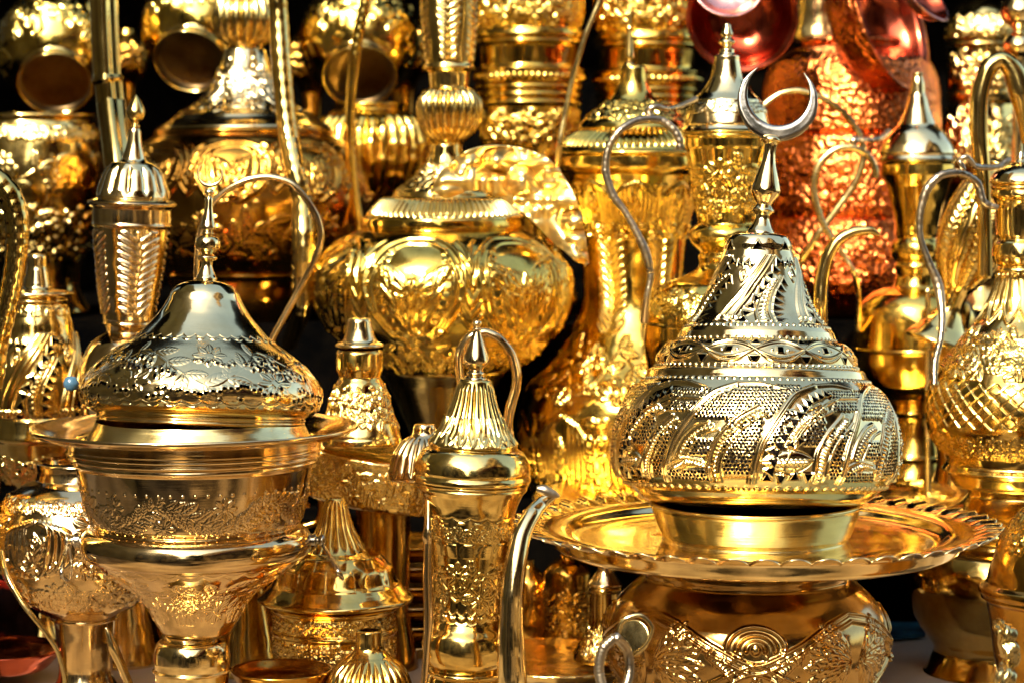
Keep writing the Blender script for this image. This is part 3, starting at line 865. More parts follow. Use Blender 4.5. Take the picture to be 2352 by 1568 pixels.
# ------------------------------------------------------------------ right edge front: footed vessel with a cast figure leg
t = thing('lidded_urn', 'dark gold urn cut by the right edge, with a cast figure leg', 'urn', 2430, 1700, 1.8)
lathe('body', [(40, 1120), (76, 1168), (104, 1198), (128, 1238), (144, 1278), (158, 1330), (160, 1338, 1), (176, 1347), (178, 1358), (172, 1366, 1), (172, 1374), (160, 1382, 1), (150, 1430), (138, 1520), (115, 1600), (100, 1700), (125, 1790), (0, 1792)],
      2430, 1.8, AMBER, t, nth=420, ds=2, wob=1.2, zones=[(1170, 1262, 7, t_floral(22, 1.2, 3.6))])
random.seed(4)
fg = [(2292, 1428, 1.735, 10), (2300, 1440, 1.72, 17), (2312, 1456, 1.71, 20), (2304, 1474, 1.71, 12), (2318, 1490, 1.71, 22), (2322, 1512, 1.71, 18), (2308, 1530, 1.71, 12), (2312, 1550, 1.70, 20), (2300, 1575, 1.70, 16), (2310, 1620, 1.71, 10)]
tube('figure_leg', fg, OLIVE, t, nseg=26, dens=16, ribs=9, ribamp=.16, facet=5)

# ------------------------------------------------------------------ right edge: quilted ewer on an upturned bowl
t = thing('upturned_bowl', 'shaded plain brass bowl upside down on the cream cloth beneath the quilted ewer', 'bowl', 2300, 1500, 2.2)
lathe('body', [(0, 1192), (150, 1194), (200, 1200), (206, 1206, 1), (180, 1216), (150, 1230), (152, 1246, 1), (190, 1262), (214, 1310), (212, 1360), (194, 1420), (165, 1460), (150, 1490), (170, 1535), (180, 1548), (0, 1550)], 2300, 2.2, BRASS, t, nth=300, ds=3, wob=1.6, seed=31)
t = thing('quilted_ewer', 'brass ewer with a quilted globe body and grey cast handle, at the right edge', 'ewer', 2345, 1190, 2.2)
lathe('body', [(62, 422), (70, 430), (66, 436, 1), (68, 450), (60, 462), (56, 480), (54, 540), (50, 550, 1), (60, 560), (64, 585), (58, 606), (48, 612, 1), (52, 620), (50, 640), (66, 690), (88, 728), (114, 758), (150, 808), (181, 846), (204, 888), (211, 933), (206, 980), (188, 1015), (168, 1042), (160, 1060), (166, 1070, 1), (170, 1077), (158, 1084, 1), (146, 1108), (138, 1116), (118, 1120, 1), (112, 1135), (130, 1155), (172, 1180), (184, 1186), (180, 1190), (0, 1190)],
      2345, 2.2, BRASS, t, nth=900, ds=1.8, wob=.8, zones=[(628, 742, 12, t_lancets(6.0)), (745, 862, 7, t_floral(31, 1.5, 4.0)), (866, 968, 34, t_quilt(4.0)), (985, 1040, 16, t_floral(7, 1.2, 4))], seed=12)
lathe('lid', [(3, 330), (5, 350), (10, 362), (8, 366, 1), (16, 374), (36, 382), (58, 396), (68, 410), (70, 420), (62, 424)], 2345, 2.2, PALE, t, nth=160, ds=1.6)
hd = tube('handle', [(2292, 478, 2.15, 6), (2259, 465, 2.15, 9), (2244, 421, 2.15, 9), (2206, 398, 2.14, 9), (2160, 404, 2.13, 9), (2128, 438, 2.13, 10), (2113, 494, 2.13, 8), (2114, 545, 2.13, 7), (2132, 599, 2.13, 8), (2155, 656, 2.13, 11), (2164, 723, 2.12, 8), (2160, 780, 2.11, 7), (2148, 830, 2.10, 8), (2146, 885, 2.09, 6)], PEWTER, t, nseg=14, dens=14, ribs=40, ribamp=.10)
tube('hinge', [(2214, 392, 2.14, 6), (2204, 368, 2.14, 5), (2222, 362, 2.14, 5), (2240, 382, 2.15, 6), (2290, 384, 2.17, 6), (2318, 366, 2.18, 5)], PEWTER, hd, nseg=12, ribs=8, ribamp=.3)
tube('spout', [(2262, 640, 2.3, 18), (2262, 520, 2.3, 16), (2256, 400, 2.3, 19), (2248, 300, 2.3, 21), (2250, 220, 2.3, 21), (2268, 160, 2.3, 20), (2300, 138, 2.3, 19), (2328, 165, 2.3, 24), (2345, 215, 2.3, 28), (2352, 262, 2.3, 20), (2360, 330, 2.3, 12)], BRASS, t, nseg=22, dens=14)

# ------------------------------------------------------------------ right: plain smooth ewer
t = thing('smooth_ewer', 'tall plain polished ewer with bell lid, in front of the hammered copper vessel', 'ewer', 2108, 1140, 2.6)
lathe('body', [(86, 366), (91, 370), (84, 377, 1), (85, 402), (83, 406, 1), (72, 428), (61, 472), (52, 515), (50, 540), (48, 548, 1), (58, 560), (61, 576), (56, 594), (46, 602, 1), (50, 612), (46, 635), (52, 655), (56, 660, 1), (75, 662), (105, 676), (128, 700), (138, 728), (141, 770), (142, 797), (145, 800), (136, 806, 1), (136, 840), (124, 880), (95, 908), (62, 925), (56, 935), (66, 942, 1), (60, 960), (62, 1000), (72, 1040), (78, 1046, 1), (70, 1056), (80, 1090, 1), (74, 1098), (92, 1128), (96, 1140), (0, 1141)],
      2108, 2.6, GOLD, t, nth=420, ds=2.2, wob=.9, seed=17)
lathe('lid', [(0, 166), (12, 168), (11, 176), (15, 190), (17, 215), (20, 222, 1), (28, 252), (42, 285), (46, 290, 1), (62, 306), (78, 330), (86, 352), (84, 358, 1), (90, 366)], 2108, 2.6, PALE, t, nth=240, ds=1.8, wob=.5)
hd = tube('handle', [(2012, 408, 2.5, 7), (2008, 385, 2.5, 8), (1992, 356, 2.5, 8), (1958, 340, 2.5, 9), (1918, 344, 2.5, 9), (1881, 378, 2.5, 8), (1869, 438, 2.5, 8), (1884, 500, 2.5, 8), (1911, 549, 2.5, 7), (1941, 592, 2.5, 6), (1963, 630, 2.5, 6), (1973, 690, 2.55, 6), (1972, 760, 2.58, 8)], OLIVE, t, nseg=14, dens=12)
tube('hinge', [(1958, 336, 2.5, 7), (1962, 322, 2.5, 8), (1985, 322, 2.52, 5), (2020, 318, 2.54, 5), (2042, 300, 2.56, 5)], PEWTER, hd, nseg=10, ribs=7, ribamp=.3)
tube('rod', [(2131, 660, 2.42, 6), (2131, 800, 2.42, 7), (2131, 980, 2.42, 7), (2131, 1148, 2.42, 8)], OLIVE, t, nseg=12)

# ------------------------------------------------------------------ middle right: engraved ewer with the grey handle
t = thing('engraved_ewer', 'brass ewer with flowered waist and silver bell lid, just left of the big crescent', 'ewer', 1670, 1165, 2.32)
lathe('body', [(98, 298), (105, 304), (100, 309, 1), (102, 313), (98, 318, 1), (97, 338), (95, 342, 1), (84, 390), (74, 450), (67, 500), (66, 514), (72, 518, 1), (84, 530), (86, 545), (78, 560), (66, 572), (58, 580, 1), (64, 590), (60, 606), (70, 620), (96, 634), (112, 640, 1), (140, 652), (172, 682), (188, 720), (190, 738, 1), (186, 745), (188, 790), (180, 860), (150, 930), (110, 980), (90, 1040), (100, 1110), (140, 1150), (0, 1152)],
      1670, 2.32, GOLD, t, nth=620, ds=2, wob=.8, zones=[(352, 500, 4, t_floral(41, 1.3, 4.5)), (655, 730, 8, t_floral(2, 1.2, 4.5))], seed=19)
lathe('lid', [(0, 54), (7, 56), (9, 64), (14, 80), (10, 86), (19, 96), (16, 102), (8, 108, 1), (16, 114), (17, 122), (20, 126, 1), (28, 129), (29, 140), (38, 180), (58, 212), (76, 230), (78, 238, 1), (90, 258), (97, 285), (95, 290, 1), (102, 298)], 1670, 2.32, PALE, t, nth=300, ds=1.6, wob=.5, zones=[(232, 262, 12, t_floral(51, 1, 3.5))])
hd = tube('handle', [(1560, 345, 2.24, 8), (1561, 325, 2.24, 9), (1547, 298, 2.24, 9), (1517, 277, 2.24, 9), (1467, 277, 2.23, 9), (1424, 300, 2.22, 8), (1398, 340, 2.22, 8), (1391, 393, 2.22, 9), (1407, 447, 2.22, 9), (1436, 487, 2.22, 7), (1460, 530, 2.22, 8), (1484, 583, 2.22, 10), (1494, 635, 2.22, 7), (1486, 683, 2.22, 7), (1480, 740, 2.23, 9)], PEWTER, t, nseg=14, dens=14, ribs=46, ribamp=.10)
tube('hinge', [(1500, 275, 2.24, 6), (1488, 254, 2.24, 6), (1508, 246, 2.24, 6), (1530, 250, 2.25, 5), (1562, 244, 2.27, 5), (1600, 226, 2.29, 5)], PEWTER, hd, nseg=12, ribs=9, ribamp=.3)
tube('spout', [(2020, 541, 2.2, 4), (2000, 531, 2.2, 10), (1962, 533, 2.2, 12), (1925, 553, 2.2, 13), (1900, 592, 2.2, 15), (1887, 650, 2.2, 16), (1884, 710, 2.2, 16), (1882, 780, 2.22, 18), (1860, 860, 2.25, 22)], BRASS, t, nseg=20, dens=14)

# ------------------------------------------------------------------ centre: the two big repousse vessels
t = thing('leaf_ewer', 'very large brass ewer chased with tall leaves, spiked lid, in the middle of the display', 'ewer', 1455, 1150, 2.55)
lathe('body', [(170, 345), (182, 349), (184, 354), (176, 360, 1), (177, 385), (166, 398), (160, 402, 1), (150, 430), (132, 480), (118, 540), (110, 600), (107, 660), (112, 710), (134, 756), (156, 795), (180, 830), (212, 862), (244, 895), (260, 935), (264, 1000), (256, 1060), (236, 1112), (200, 1140), (0, 1150)],
      1455, 2.55, GOLD, t, nth=900, ds=2.2, wob=1.6, zones=[(405, 545, 9, t_palmette(8, 4)), (545, 760, 6, t_feather(9, .9)), (762, 915, 7, t_floral(61, .9, 8)), (915, 1128, 9, t_palmette(8, 5))], seed=23)
lid = lathe('lid', [(0, 150), (26, 152), (31, 156, 1), (34, 190), (44, 216), (62, 236), (98, 262), (118, 280), (122, 284, 1), (130, 296), (126, 300, 1), (160, 322), (172, 338), (178, 346)], 1455, 2.55, GOLD, t, nth=520, ds=2, wob=1.2, flutes=[(299, 342, 64, 6, 0, 0)], zones=[(222, 284, 10, t_floral(63, 1, 6))], seed=3)
lathe('finial', [(0, 26), (4, 30), (4, 60), (6, 66), (5, 70), (9, 110), (11, 134), (5, 140), (12, 146), (16, 154)], 1446, 2.55, BRASS, lid, nth=40, ds=2, wob=0)

t = thing('belly_pot', 'large round brass jar with arched petal relief, ribbed ball on its lid and funnel foot', 'jar', 1017, 1169, 2.5)
lathe('body', [(182, 498), (188, 504), (190, 520), (186, 526, 1), (205, 536), (240, 556), (272, 584), (292, 618), (298, 655), (290, 705), (268, 750), (230, 795), (196, 826), (164, 846), (150, 850)], 1017, 2.5, GOLD, t, nth=1000, ds=1.8, wob=1.6, zones=[(536, 775, 7, t_arch(7.5)), (775, 842, 12, t_floral(71, 1.3, 8))], phase=.031, seed=29)
lathe('foot', [(146, 848), (146, 853, 1), (128, 880), (104, 930), (78, 990), (62, 1030), (58, 1060), (80, 1110), (140, 1160), (0, 1168)], 1017, 2.5, SPUN, t, nth=300, ds=2.5)
lid = lathe('lid', [(30, 330), (36, 334), (40, 360), (56, 390), (90, 420), (118, 440), (124, 452, 1), (150, 460), (172, 482), (182, 496), (184, 502)], 1025, 2.5, BRASS, t, nth=600, ds=1.8, wob=.8, flutes=[(453, 498, 72, 7, 0, 0)], zones=[(345, 450, 8, t_floral(73, 1, 4.5))], seed=33)
lathe('finial', [(66, -40), (64, 10), (60, 80), (54, 146), (58, 156), (52, 162, 1), (47, 168), (45, 196), (44, 202, 1), (58, 212), (71, 236), (72, 262), (62, 296), (42, 320), (34, 328), (32, 334, 1)], 1031, 2.5, BRASS, lid, nth=420, ds=1.8, wob=.7, flutes=[(203, 325, 22, 9, 0, 1)], zones=[(-30, 140, 5, t_feather(5, .7))], seed=35)

# beaten sheet curling in front of the jar
def sheet():
    t = thing('beaten_scoop', 'crumpled curved sheet of beaten brass lying over the round jar lid', 'scoop', 1180, 400, 2.33)
    outer = catmull([(990, 446), (1020, 392), (1067, 350), (1117, 334), (1184, 337), (1251, 360), (1291, 400), (1317, 443), (1334, 493), (1341, 540), (1349, 606)], 16)
    inner = catmull([(992, 452), (1030, 452), (1075, 438), (1117, 440), (1160, 462), (1194, 486), (1228, 514), (1256, 540), (1284, 566), (1318, 594), (1345, 610)], 16)
    n = len(outer); m = 46
    r = np.random.RandomState(5)
    co = np.zeros((n, m, 3))
    for i in range(n):
        for j in range(m):
            f = j / (m - 1)
            q = outer[i] * (1 - f) + inner[i] * f
            a, b = q[0] / 60., q[1] / 46.
            d = abs(pnoise(np.array([a]), np.array([b]), 64, 91)[0]) * .020 + abs(pnoise(np.array([a * 2.1]), np.array([b * 2.1]), 128, 92)[0]) * .007
            d += .004 * math.sin(f * math.pi) + .006 * math.cos(i / n * 7)
            co[i, j] = P(q[0], q[1], 2.33 - d)
    co = co.reshape(-1, 3) - np.array(t.location)
    idx = np.arange(n * m).reshape(n, m)
    q = np.stack([idx[:-1, :-1], idx[1:, :-1], idx[1:, 1:], idx[:-1, 1:]], -1).reshape(-1, 4)
    o = make_mesh('sheet', co, q, CRUMPLE, t)
    s = o.modifiers.new('thickness', 'SOLIDIFY'); s.thickness = .0018
sheet()

# small loop-handled pitcher hidden behind the slim ewer
t = thing('loop_pitcher', 'pitcher behind the slim ewer, showing only its polished loop handle', 'pitcher', 1100, 1525, 2.12)
lathe('body', [(40, 905), (46, 910), (40, 920), (34, 960), (50, 1010), (62, 1080), (60, 1200), (50, 1400), (60, 1585), (0, 1586)], 1095, 2.12, BRASS, t, nth=120, ds=4)
tube('handle', [(1062, 900, 2.1, 12), (1056, 862, 2.1, 12), (1055, 815, 2.1, 13), (1076, 777, 2.1, 13), (1111, 763, 2.1, 13), (1147, 778, 2.1, 13), (1174, 812, 2.1, 13), (1186, 855, 2.1, 14), (1184, 893, 2.1, 13), (1172, 935, 2.1, 14), (1166, 975, 2.1, 14), (1172, 1040, 2.1, 13), (1150, 1120, 2.11, 10)], ROSE, t, nseg=18, dens=14, facet=2)

# ------------------------------------------------------------------ left middle: covered pot, tall cup, pierced pear
t = thing('covered_pot', 'big flame chased brass pot with ribbed ball knob, behind the small crescent', 'pot', 560, 740, 2.76)
lathe('body', [(196, 296), (206, 302), (204, 312, 1), (222, 326), (250, 356), (274, 410), (282, 460), (272, 524), (244, 580), (196, 618), (180, 622, 1), (184, 628), (176, 640, 1), (160, 690), (130, 725), (120, 737), (0, 739)], 562, 2.76, AMBER, t, nth=800, ds=2, wob=1.4, zones=[(325, 465, 9, t_arch(9)), (470, 612, 6, t_floral(81, 1.2, 6))], seed=37)
lid = lathe('lid', [(40, 110), (46, 116), (58, 150), (72, 190), (98, 228), (130, 252), (160, 266), (166, 272, 1), (176, 280), (196, 292), (200, 300)], 562, 2.76, PALE, t, nth=460, ds=2, wob=1.6, zones=[(125, 262, 6, t_floral(83, 1.2, 5))], seed=39)
lathe('finial', [(0, -30), (30, -24), (58, 0), (71, 30), (72, 58), (62, 86), (44, 104), (40, 112, 1)], 562, 2.76, BRASS, lid, nth=300, ds=2, wob=.5, flutes=[(-22, 106, 18, 10, 0, 1)])
tube('spout', [(636, -40, 2.55, 20), (640, 40, 2.55, 21), (646, 140, 2.54, 22), (654, 240, 2.53, 22), (664, 320, 2.52, 22), (680, 400, 2.50, 22), (692, 440, 2.50, 26), (694, 452, 2.5, 24), (698, 540, 2.48, 27), (698, 640, 2.48, 26), (690, 720, 2.50, 22), (664, 790, 2.55, 18)], BRASS, t, nseg=20, dens=14, ribs=30, ribamp=.06)
t = thing('bail_kettle', 'kettle behind the bell dome, only its thin arched bail handle rising in view', 'kettle', 560, 1560, 2.2)
lathe('body', [(50, 800), (100, 830), (130, 900), (120, 980), (60, 1040), (50, 1300), (90, 1550), (0, 1551)], 560, 2.2, BRASS, t, nth=120, ds=5)
tube('handle', [(478, 820, 2.2, 6), (452, 700, 2.2, 6), (455, 560, 2.2, 7), (478, 482, 2.2, 8), (517, 440, 2.2, 8), (567, 414, 2.2, 8), (617, 407, 2.2, 8), (667, 421, 2.2, 8), (703, 457, 2.2, 8), (728, 500, 2.2, 8), (737, 545, 2.2, 8), (723, 596, 2.2, 8), (683, 673, 2.2, 8), (627, 775, 2.2, 8), (600, 840, 2.2, 7)], ROSE, t, nseg=12, dens=12)

t = thing('tapered_goblet', 'tall tapering covered goblet with a bud finial, left of the bell dome', 'goblet', 288, 1527, 2.25, lean=2.2)
t_u = 262
lathe('body', [(96, 462), (102, 466), (100, 474), (90, 480, 1), (90, 512), (92, 518), (86, 524, 1), (80, 580), (71, 650), (60, 720), (60, 734), (58, 738), (60, 744), (54, 748, 1), (50, 762), (60, 770), (86, 790), (104, 830), (112, 880), (90, 980), (50, 1060), (46, 1300), (110, 1520), (0, 1527)], t_u, 2.25, ROSE, t, nth=520, ds=1.8, wob=.8, zones=[(530, 722, 4, t_feather(5, .6))], phase=.06, seed=43)
lid = lathe('lid', [(12, 296), (14, 302), (18, 332), (28, 366), (34, 372, 1), (52, 378), (66, 402), (78, 436), (84, 452), (82, 456, 1), (98, 462)], t_u, 2.25, PALE, t, nth=320, ds=1.6, wob=.6, flutes=[(380, 450, 12, 7, 0, 1)], seed=44)
lathe('finial', [(0, 217), (6, 224), (15, 240), (21, 258), (17, 272), (8, 281), (6, 285, 1), (11, 290), (8, 296), (13, 300)], t_u, 2.25, BRASS, lid, nth=60, ds=1.5, wob=0)

t = thing('pierced_pear', 'openwork pear shaped brass lantern at the left edge behind the bell dome', 'lantern', 85, 1500, 2.3)
lathe('body', [(64, 682), (70, 690), (64, 700), (74, 722), (80, 740), (84, 762), (96, 800), (108, 850), (114, 895), (115, 935), (110, 950), (114, 956, 1), (120, 985), (122, 1000), (112, 1010, 1), (104, 1040), (88, 1085), (60, 1118), (40, 1140), (40, 1400), (90, 1500), (0, 1502)], 85, 2.3, BRASS, t, nth=900, ds=1.5, wob=.8, zones=[(700, 724, 14, t_scales(2, 4)), (762, 950, 5, t_swirl_pierced), (1035, 1105, 7, t_floral(91, 1, 4, holes=True))], seed=47)
lathe('lid', [(0, 583), (18, 585), (22, 592), (22, 612), (24, 620, 1), (30, 650), (34, 662), (60, 667), (80, 670), (82, 676), (70, 682), (62, 684)], 85, 2.3, PALE, t, nth=160, ds=1.8)
lathe('hole_shade', [(55, 770), (80, 810), (94, 860), (98, 930), (90, 1040), (60, 1100)], 85, 2.3, HOLEDARK, t, nth=80, ds=4, wob=0)  # added black surface, darkens the openings of the pear
b = lathe('glass_bead', [(0, 862), (12, 866), (18, 880), (12, 894), (0, 898)], 163, 2.12, BLUEG, None, nth=40, ds=1.5, wob=0)
b['label'] = 'small blue glass bead beside the rim of the flared bowl'; b['category'] = 'bead'

t = thing('feathered_urn', 'pale brass urn chased with feathers, low at the left edge beside the flared bowl', 'urn', 195, 1590, 2.1)
lathe('body', [(96, 1056), (106, 1062), (104, 1080), (108, 1098, 1), (140, 1112), (176, 1140), (198, 1188), (203, 1238), (192, 1292), (166, 1342), (122, 1386), (84, 1410), (76, 1414, 1), (78, 1419), (70, 1422, 1), (66, 1480), (62, 1540), (80, 1580), (120, 1600), (0, 1603)], 190, 2.1, ROSE, t, nth=800, ds=1.8, wob=1.0, zones=[(1128, 1160, 22, t_floral(93, 1, 4)), (1160, 1300, 5, t_palmette(5.5, 6)), (1305, 1380, 9, t_floral(95, 1, 3.5))], phase=.06, seed=49)
tube('spout', [(2, 1262, 2.03, 5), (16, 1320, 2.0, 6), (52, 1385, 1.99, 6), (96, 1440, 1.99, 6), (130, 1490, 1.99, 6), (148, 1550, 1.99, 6), (152, 1620, 1.99, 6)], OLIVE, t, nseg=14)
t = thing('plain_bowl', 'plain dull gold bowl low between the feathered urn and the censer stem', 'bowl', 335, 1520, 2.3)
lathe('body', [(40, 1330), (80, 1345), (108, 1390), (116, 1440), (100, 1485), (70, 1505), (0, 1507)], 335, 2.3, BRASS, t, nth=200, ds=3, wob=2.0)
b = tube('pipe_stem', [(244, 1440, 2.0, 5), (250, 1455, 2.0, 8), (262, 1490, 2.0, 12), (282, 1535, 2.0, 10), (300, 1580, 2.0, 10), (322, 1655, 2.0, 10)], PALE, None, nseg=14)
b['label'] = 'slanting silver bright pipe end between the feathered urn and the censer stem'; b['category'] = 'pipe'
t = thing('edge_ewer', 'ewer beyond the left edge whose broad curved engraved spout enters the frame', 'ewer', -130, 1600, 2.08)
lathe('body', [(60, 560), (70, 700), (110, 900), (140, 1100), (100, 1350), (60, 1450), (110, 1612), (0, 1615)], -150, 2.08, BRASS, t, nth=160, ds=5)
tube('spout', [(-60, 380, 2.08, 18), (-10, 410, 2.08, 24), (24, 450, 2.08, 26), (38, 500, 2.08, 26), (40, 560, 2.08, 25), (30, 640, 2.08, 24), (12, 720, 2.08, 24), (-8, 800, 2.08, 24), (-20, 880, 2.08, 26), (-60, 980, 2.08, 30)], BRASS, t, nseg=22, dens=14, ribs=22, ribamp=.07)

# ------------------------------------------------------------------ back left: row of pots tipped to show their feet
def tipped(u, v, label, lean):
    D = 2.95
    t = thing('tipped_pot', label, 'pot', u, v, D, group='pots tipped on their sides along the top left')
    M = Matrix.Translation(P(u, v, D)) @ Euler((math.radians(58), 0, math.radians(lean))).to_matrix().to_4x4() @ Matrix.Rotation(math.pi, 4, 'X') @ Matrix.Rotation(math.pi, 4, 'Z')
    M = Matrix.Translation(P(u, v, D)) @ Euler((math.radians(-52), 0, math.radians(lean))).to_matrix().to_4x4()
    lathe('body', [(40, -150), (60, -140), (56, -125), (90, -100), (124, -50), (134, 0), (124, 50), (100, 84), (88, 96), (80, 102, 1)], 0, D, GOLD, t, nth=460, ds=2.2, wob=1.4, matrix=M, vref=0, zones=[(-100, 80, 6, t_floral(int(u), 1.4, 6))], seed=int(u) % 50)
    lathe('foot', [(80, 101), (74, 108), (76, 120), (82, 134), (84, 138), (82, 140), (79, 134, 1)], 0, D, BRASS, t, nth=160, ds=2.5, matrix=M, vref=0)
    lathe('underside', [(79, 134), (74, 122), (40, 116), (0, 115)], 0, D, DARKB, t, nth=120, ds=3, matrix=M, vref=0)
    return t
tipped(132, 112, 'leftmost of the tipped brass pots, white glare on its shoulder', 8)
tipped(462, 62, 'second tipped brass pot, left of the ribbed ball knob', -6)
tipped(826, 96, 'third tipped brass pot, dark foot disc behind the thin pipe', 4)

for u_, v_, hw_, lb in ((292, 128, 46, 'small amber jar in shadow right of the thick upright pipe'), (925, 105, 70, 'amber jar in shadow right of the third tipped pot'), (715, 130, 60, 'dark amber jar between the long side pipe and the third tipped pot')):
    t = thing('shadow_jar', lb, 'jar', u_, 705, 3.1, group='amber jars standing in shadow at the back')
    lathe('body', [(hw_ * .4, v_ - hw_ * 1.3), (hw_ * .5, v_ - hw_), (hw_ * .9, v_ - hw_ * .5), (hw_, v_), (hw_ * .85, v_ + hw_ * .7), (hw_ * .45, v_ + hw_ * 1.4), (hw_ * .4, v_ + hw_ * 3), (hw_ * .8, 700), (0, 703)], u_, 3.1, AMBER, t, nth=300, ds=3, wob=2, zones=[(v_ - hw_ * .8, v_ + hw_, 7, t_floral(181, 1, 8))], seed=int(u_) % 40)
t = thing('mirror_pot', 'round brass pot with mirror smooth patches between stippled flowers, far left', 'pot', 88, 722, 2.85)
lathe('body', [(128, 262), (138, 266), (136, 274, 1), (132, 280), (148, 320), (156, 380), (152, 450), (134, 520), (112, 560), (96, 600), (90, 660), (110, 720), (0, 722)], 86, 2.85, BRASS, t, nth=600, ds=2.2, wob=1.6, zones=[(285, 330, 22, t_floral(101, 1, 5)), (352, 440, 4, t_floral(103, .6, 4)), (465, 600, 8, t_floral(105, 1.2, 11))], seed=51)
t = thing('swirl_pot', 'small brass pot with swirling ribs below the dark tipped foot disc', 'pot', 850, 720, 2.9)
lathe('body', [(72, 236), (80, 240), (76, 252, 1), (112, 276), (136, 320), (138, 362), (122, 410), (90, 446), (60, 462), (50, 500), (50, 680), (80, 718), (0, 720)], 850, 2.9, GOLD, t, nth=560, ds=2.2, wob=1.4, flutes=[(256, 450, 30, 10, .35, 1)], zones=[(270, 440, 12, t_scales(3, 7))], seed=53)
b = tube('tall_pipe', [(236, -60, 2.5, 28), (240, 60, 2.5, 28), (246, 172, 2.5, 28), (247, 182, 2.5, 33), (249, 192, 2.5, 28), (254, 234, 2.5, 28), (255, 240, 2.5, 30), (262, 300, 2.48, 29), (272, 370, 2.46, 30), (284, 470, 2.44, 28), (300, 600, 2.42, 26), (310, 755, 2.40, 26)], BRASS, None, nseg=22, dens=14, facet=4)
b['label'] = 'thick upright brass pipe with collars rising behind the tapered goblet'; b['category'] = 'pipe'
b = tube('thin_pipe', [(848, -60, 2.7, 11), (840, 0, 2.7, 11), (826, 67, 2.7, 12), (815, 133, 2.7, 12), (806, 233, 2.7, 11), (804, 330, 2.7, 11), (812, 420, 2.7, 10), (830, 560, 2.70, 10), (835, 725, 2.72, 10)], GOLD, None, nseg=14, dens=12, ribs=40, ribamp=.15)
b['label'] = 'thin gold pipe in front of the third tipped pot'; b['category'] = 'pipe'
b = tube('long_rod', [(1400, -60, 2.42, 7), (1378, 0, 2.42, 7), (1345, 80, 2.42, 7), (1318, 170, 2.42, 7), (1298, 260, 2.42, 7), (1284, 345, 2.42, 7), (1276, 470, 2.46, 7)], OLIVE, None, nseg=10)
b['label'] = 'slender curved brass rod left of the spiked lid'; b['category'] = 'rod'

# ------------------------------------------------------------------ back middle: two banded cylinders
def banded(u, label):
    t = thing('banded_vessel', label, 'vessel', u, 700, 2.92, group='banded cylinders at the top middle')
    lathe('body', [(118, -70), (124, -20), (122, 40), (116, 70), (126, 74, 1), (128, 86), (120, 92, 1), (124, 100), (112, 108, 1), (110, 150), (112, 156, 1), (128, 160), (126, 166, 1), (124, 190), (118, 194, 1), (124, 202), (116, 210, 1), (123, 220), (115, 228, 1), (122, 238), (114, 248, 1), (112, 290), (104, 340), (90, 400), (80, 560), (110, 700), (0, 702)],
          u, 2.92, GOLD, t, nth=560, ds=2, wob=1.4, zones=[(-60, 66, 8, t_floral(111, 1.4, 8)), (168, 186, 54, lambda w, h: t_beads(w, h, None, 5)), (252, 340, 10, t_floral(113, 1.3, 8))], seed=55)
    return t
a = banded(1215, 'banded brass cylinder with bead row, left of the slender curved rod')
def dup(o, parent=None):
    c = o.copy()
    SC.collection.objects.link(c)
    c.parent = parent
    for ch in list(o.children):
        dup(ch, c)
    return c
c = dup(a); c.location = P(1484, 700, 2.96); c['label'] = 'banded brass cylinder with bead row, behind the spiked lid'

# ------------------------------------------------------------------ back right: copper
def frame_to(n, up=Vector((0, 0, 1))):
    n = n.normalized(); x = up.cross(n).normalized(); y = n.cross(x)
    M = Matrix.Identity(4)
    for i in range(3):
        M[i][0], M[i][1], M[i][2] = x[i], y[i], n[i]
    return M
def open_bowl(name, label, u, v, D, R, depth, n, mat, inner_mat, cat='bowl'):
    """bowl whose mouth faces along n"""
    t = thing(name, label, cat, u, v, D)
    M = Matrix.Translation(P(u, v, D)) @ frame_to(Vector(n))
    lathe('body', [(R * .98, 0), (R + 5, -2), (R + 6, 3), (R * .97, 8), (R * .93, depth * .35), (R * .8, depth * .7), (R * .5, depth * .97), (0, depth * 1.02)], 0, D, mat, t, nth=300, ds=3, wob=1.5, matrix=M, vref=0)
    lathe('inside', [(0, depth * .96), (R * .45, depth * .92), (R * .74, depth * .66), (R * .88, depth * .34), (R * .92, 8), (R * .985, 0)], 0, D, inner_mat, t, nth=300, ds=3, wob=1.2, matrix=M, vref=0)
    return t
t = thing('copper_vessel', 'huge hammered red copper vessel with seams, behind the big crescent', 'vessel', 1955, 728, 2.84)
lathe('body', [(104, 88), (112, 90), (118, 98), (112, 108), (140, 116), (176, 140), (196, 185), (205, 240), (206, 300), (198, 306), (192, 312, 1), (200, 318), (207, 380), (206, 470), (200, 494), (194, 500, 1), (202, 508), (210, 570), (206, 640), (182, 690), (150, 722), (0, 728)], 1955, 2.84, COPPER, t, nth=560, ds=2.2, wob=2.0, zones=[(320, 490, 8, t_floral(121, .8, 5)), (510, 680, 9, t_floral(123, 1, 6))], seed=57)
tube('handle', [(1740, 262, 2.55, 6), (1757, 240, 2.55, 7), (1792, 216, 2.55, 7), (1834, 209, 2.55, 7), (1886, 224, 2.55, 7), (1937, 259, 2.55, 7), (1967, 297, 2.55, 7), (1982, 336, 2.55, 7), (1980, 378, 2.55, 8), (1961, 425, 2.55, 8), (1916, 489, 2.55, 8), (1877, 541, 2.55, 8), (1840, 600, 2.56, 8), (1800, 680, 2.62, 8)], OLIVE, t, nseg=12, dens=12)
t = thing('brass_drum', 'plain brass drum standing in the mouth of the hammered copper vessel', 'drum', 1885, 92, 2.86)
lathe('body', [(0, -80), (58, -78), (60, -60), (54, 0), (56, 60), (60, 92), (0, 94)], 1885, 2.86, OLIVE, t, nth=160, ds=4, wob=2)
open_bowl('copper_pan', 'round red copper pan with its dark mouth turned to the viewer, top right of centre', 1704, 38, 2.66, 122, 90, (-.10, -.93, -.16), COPPERP, COPPERP, 'pan')
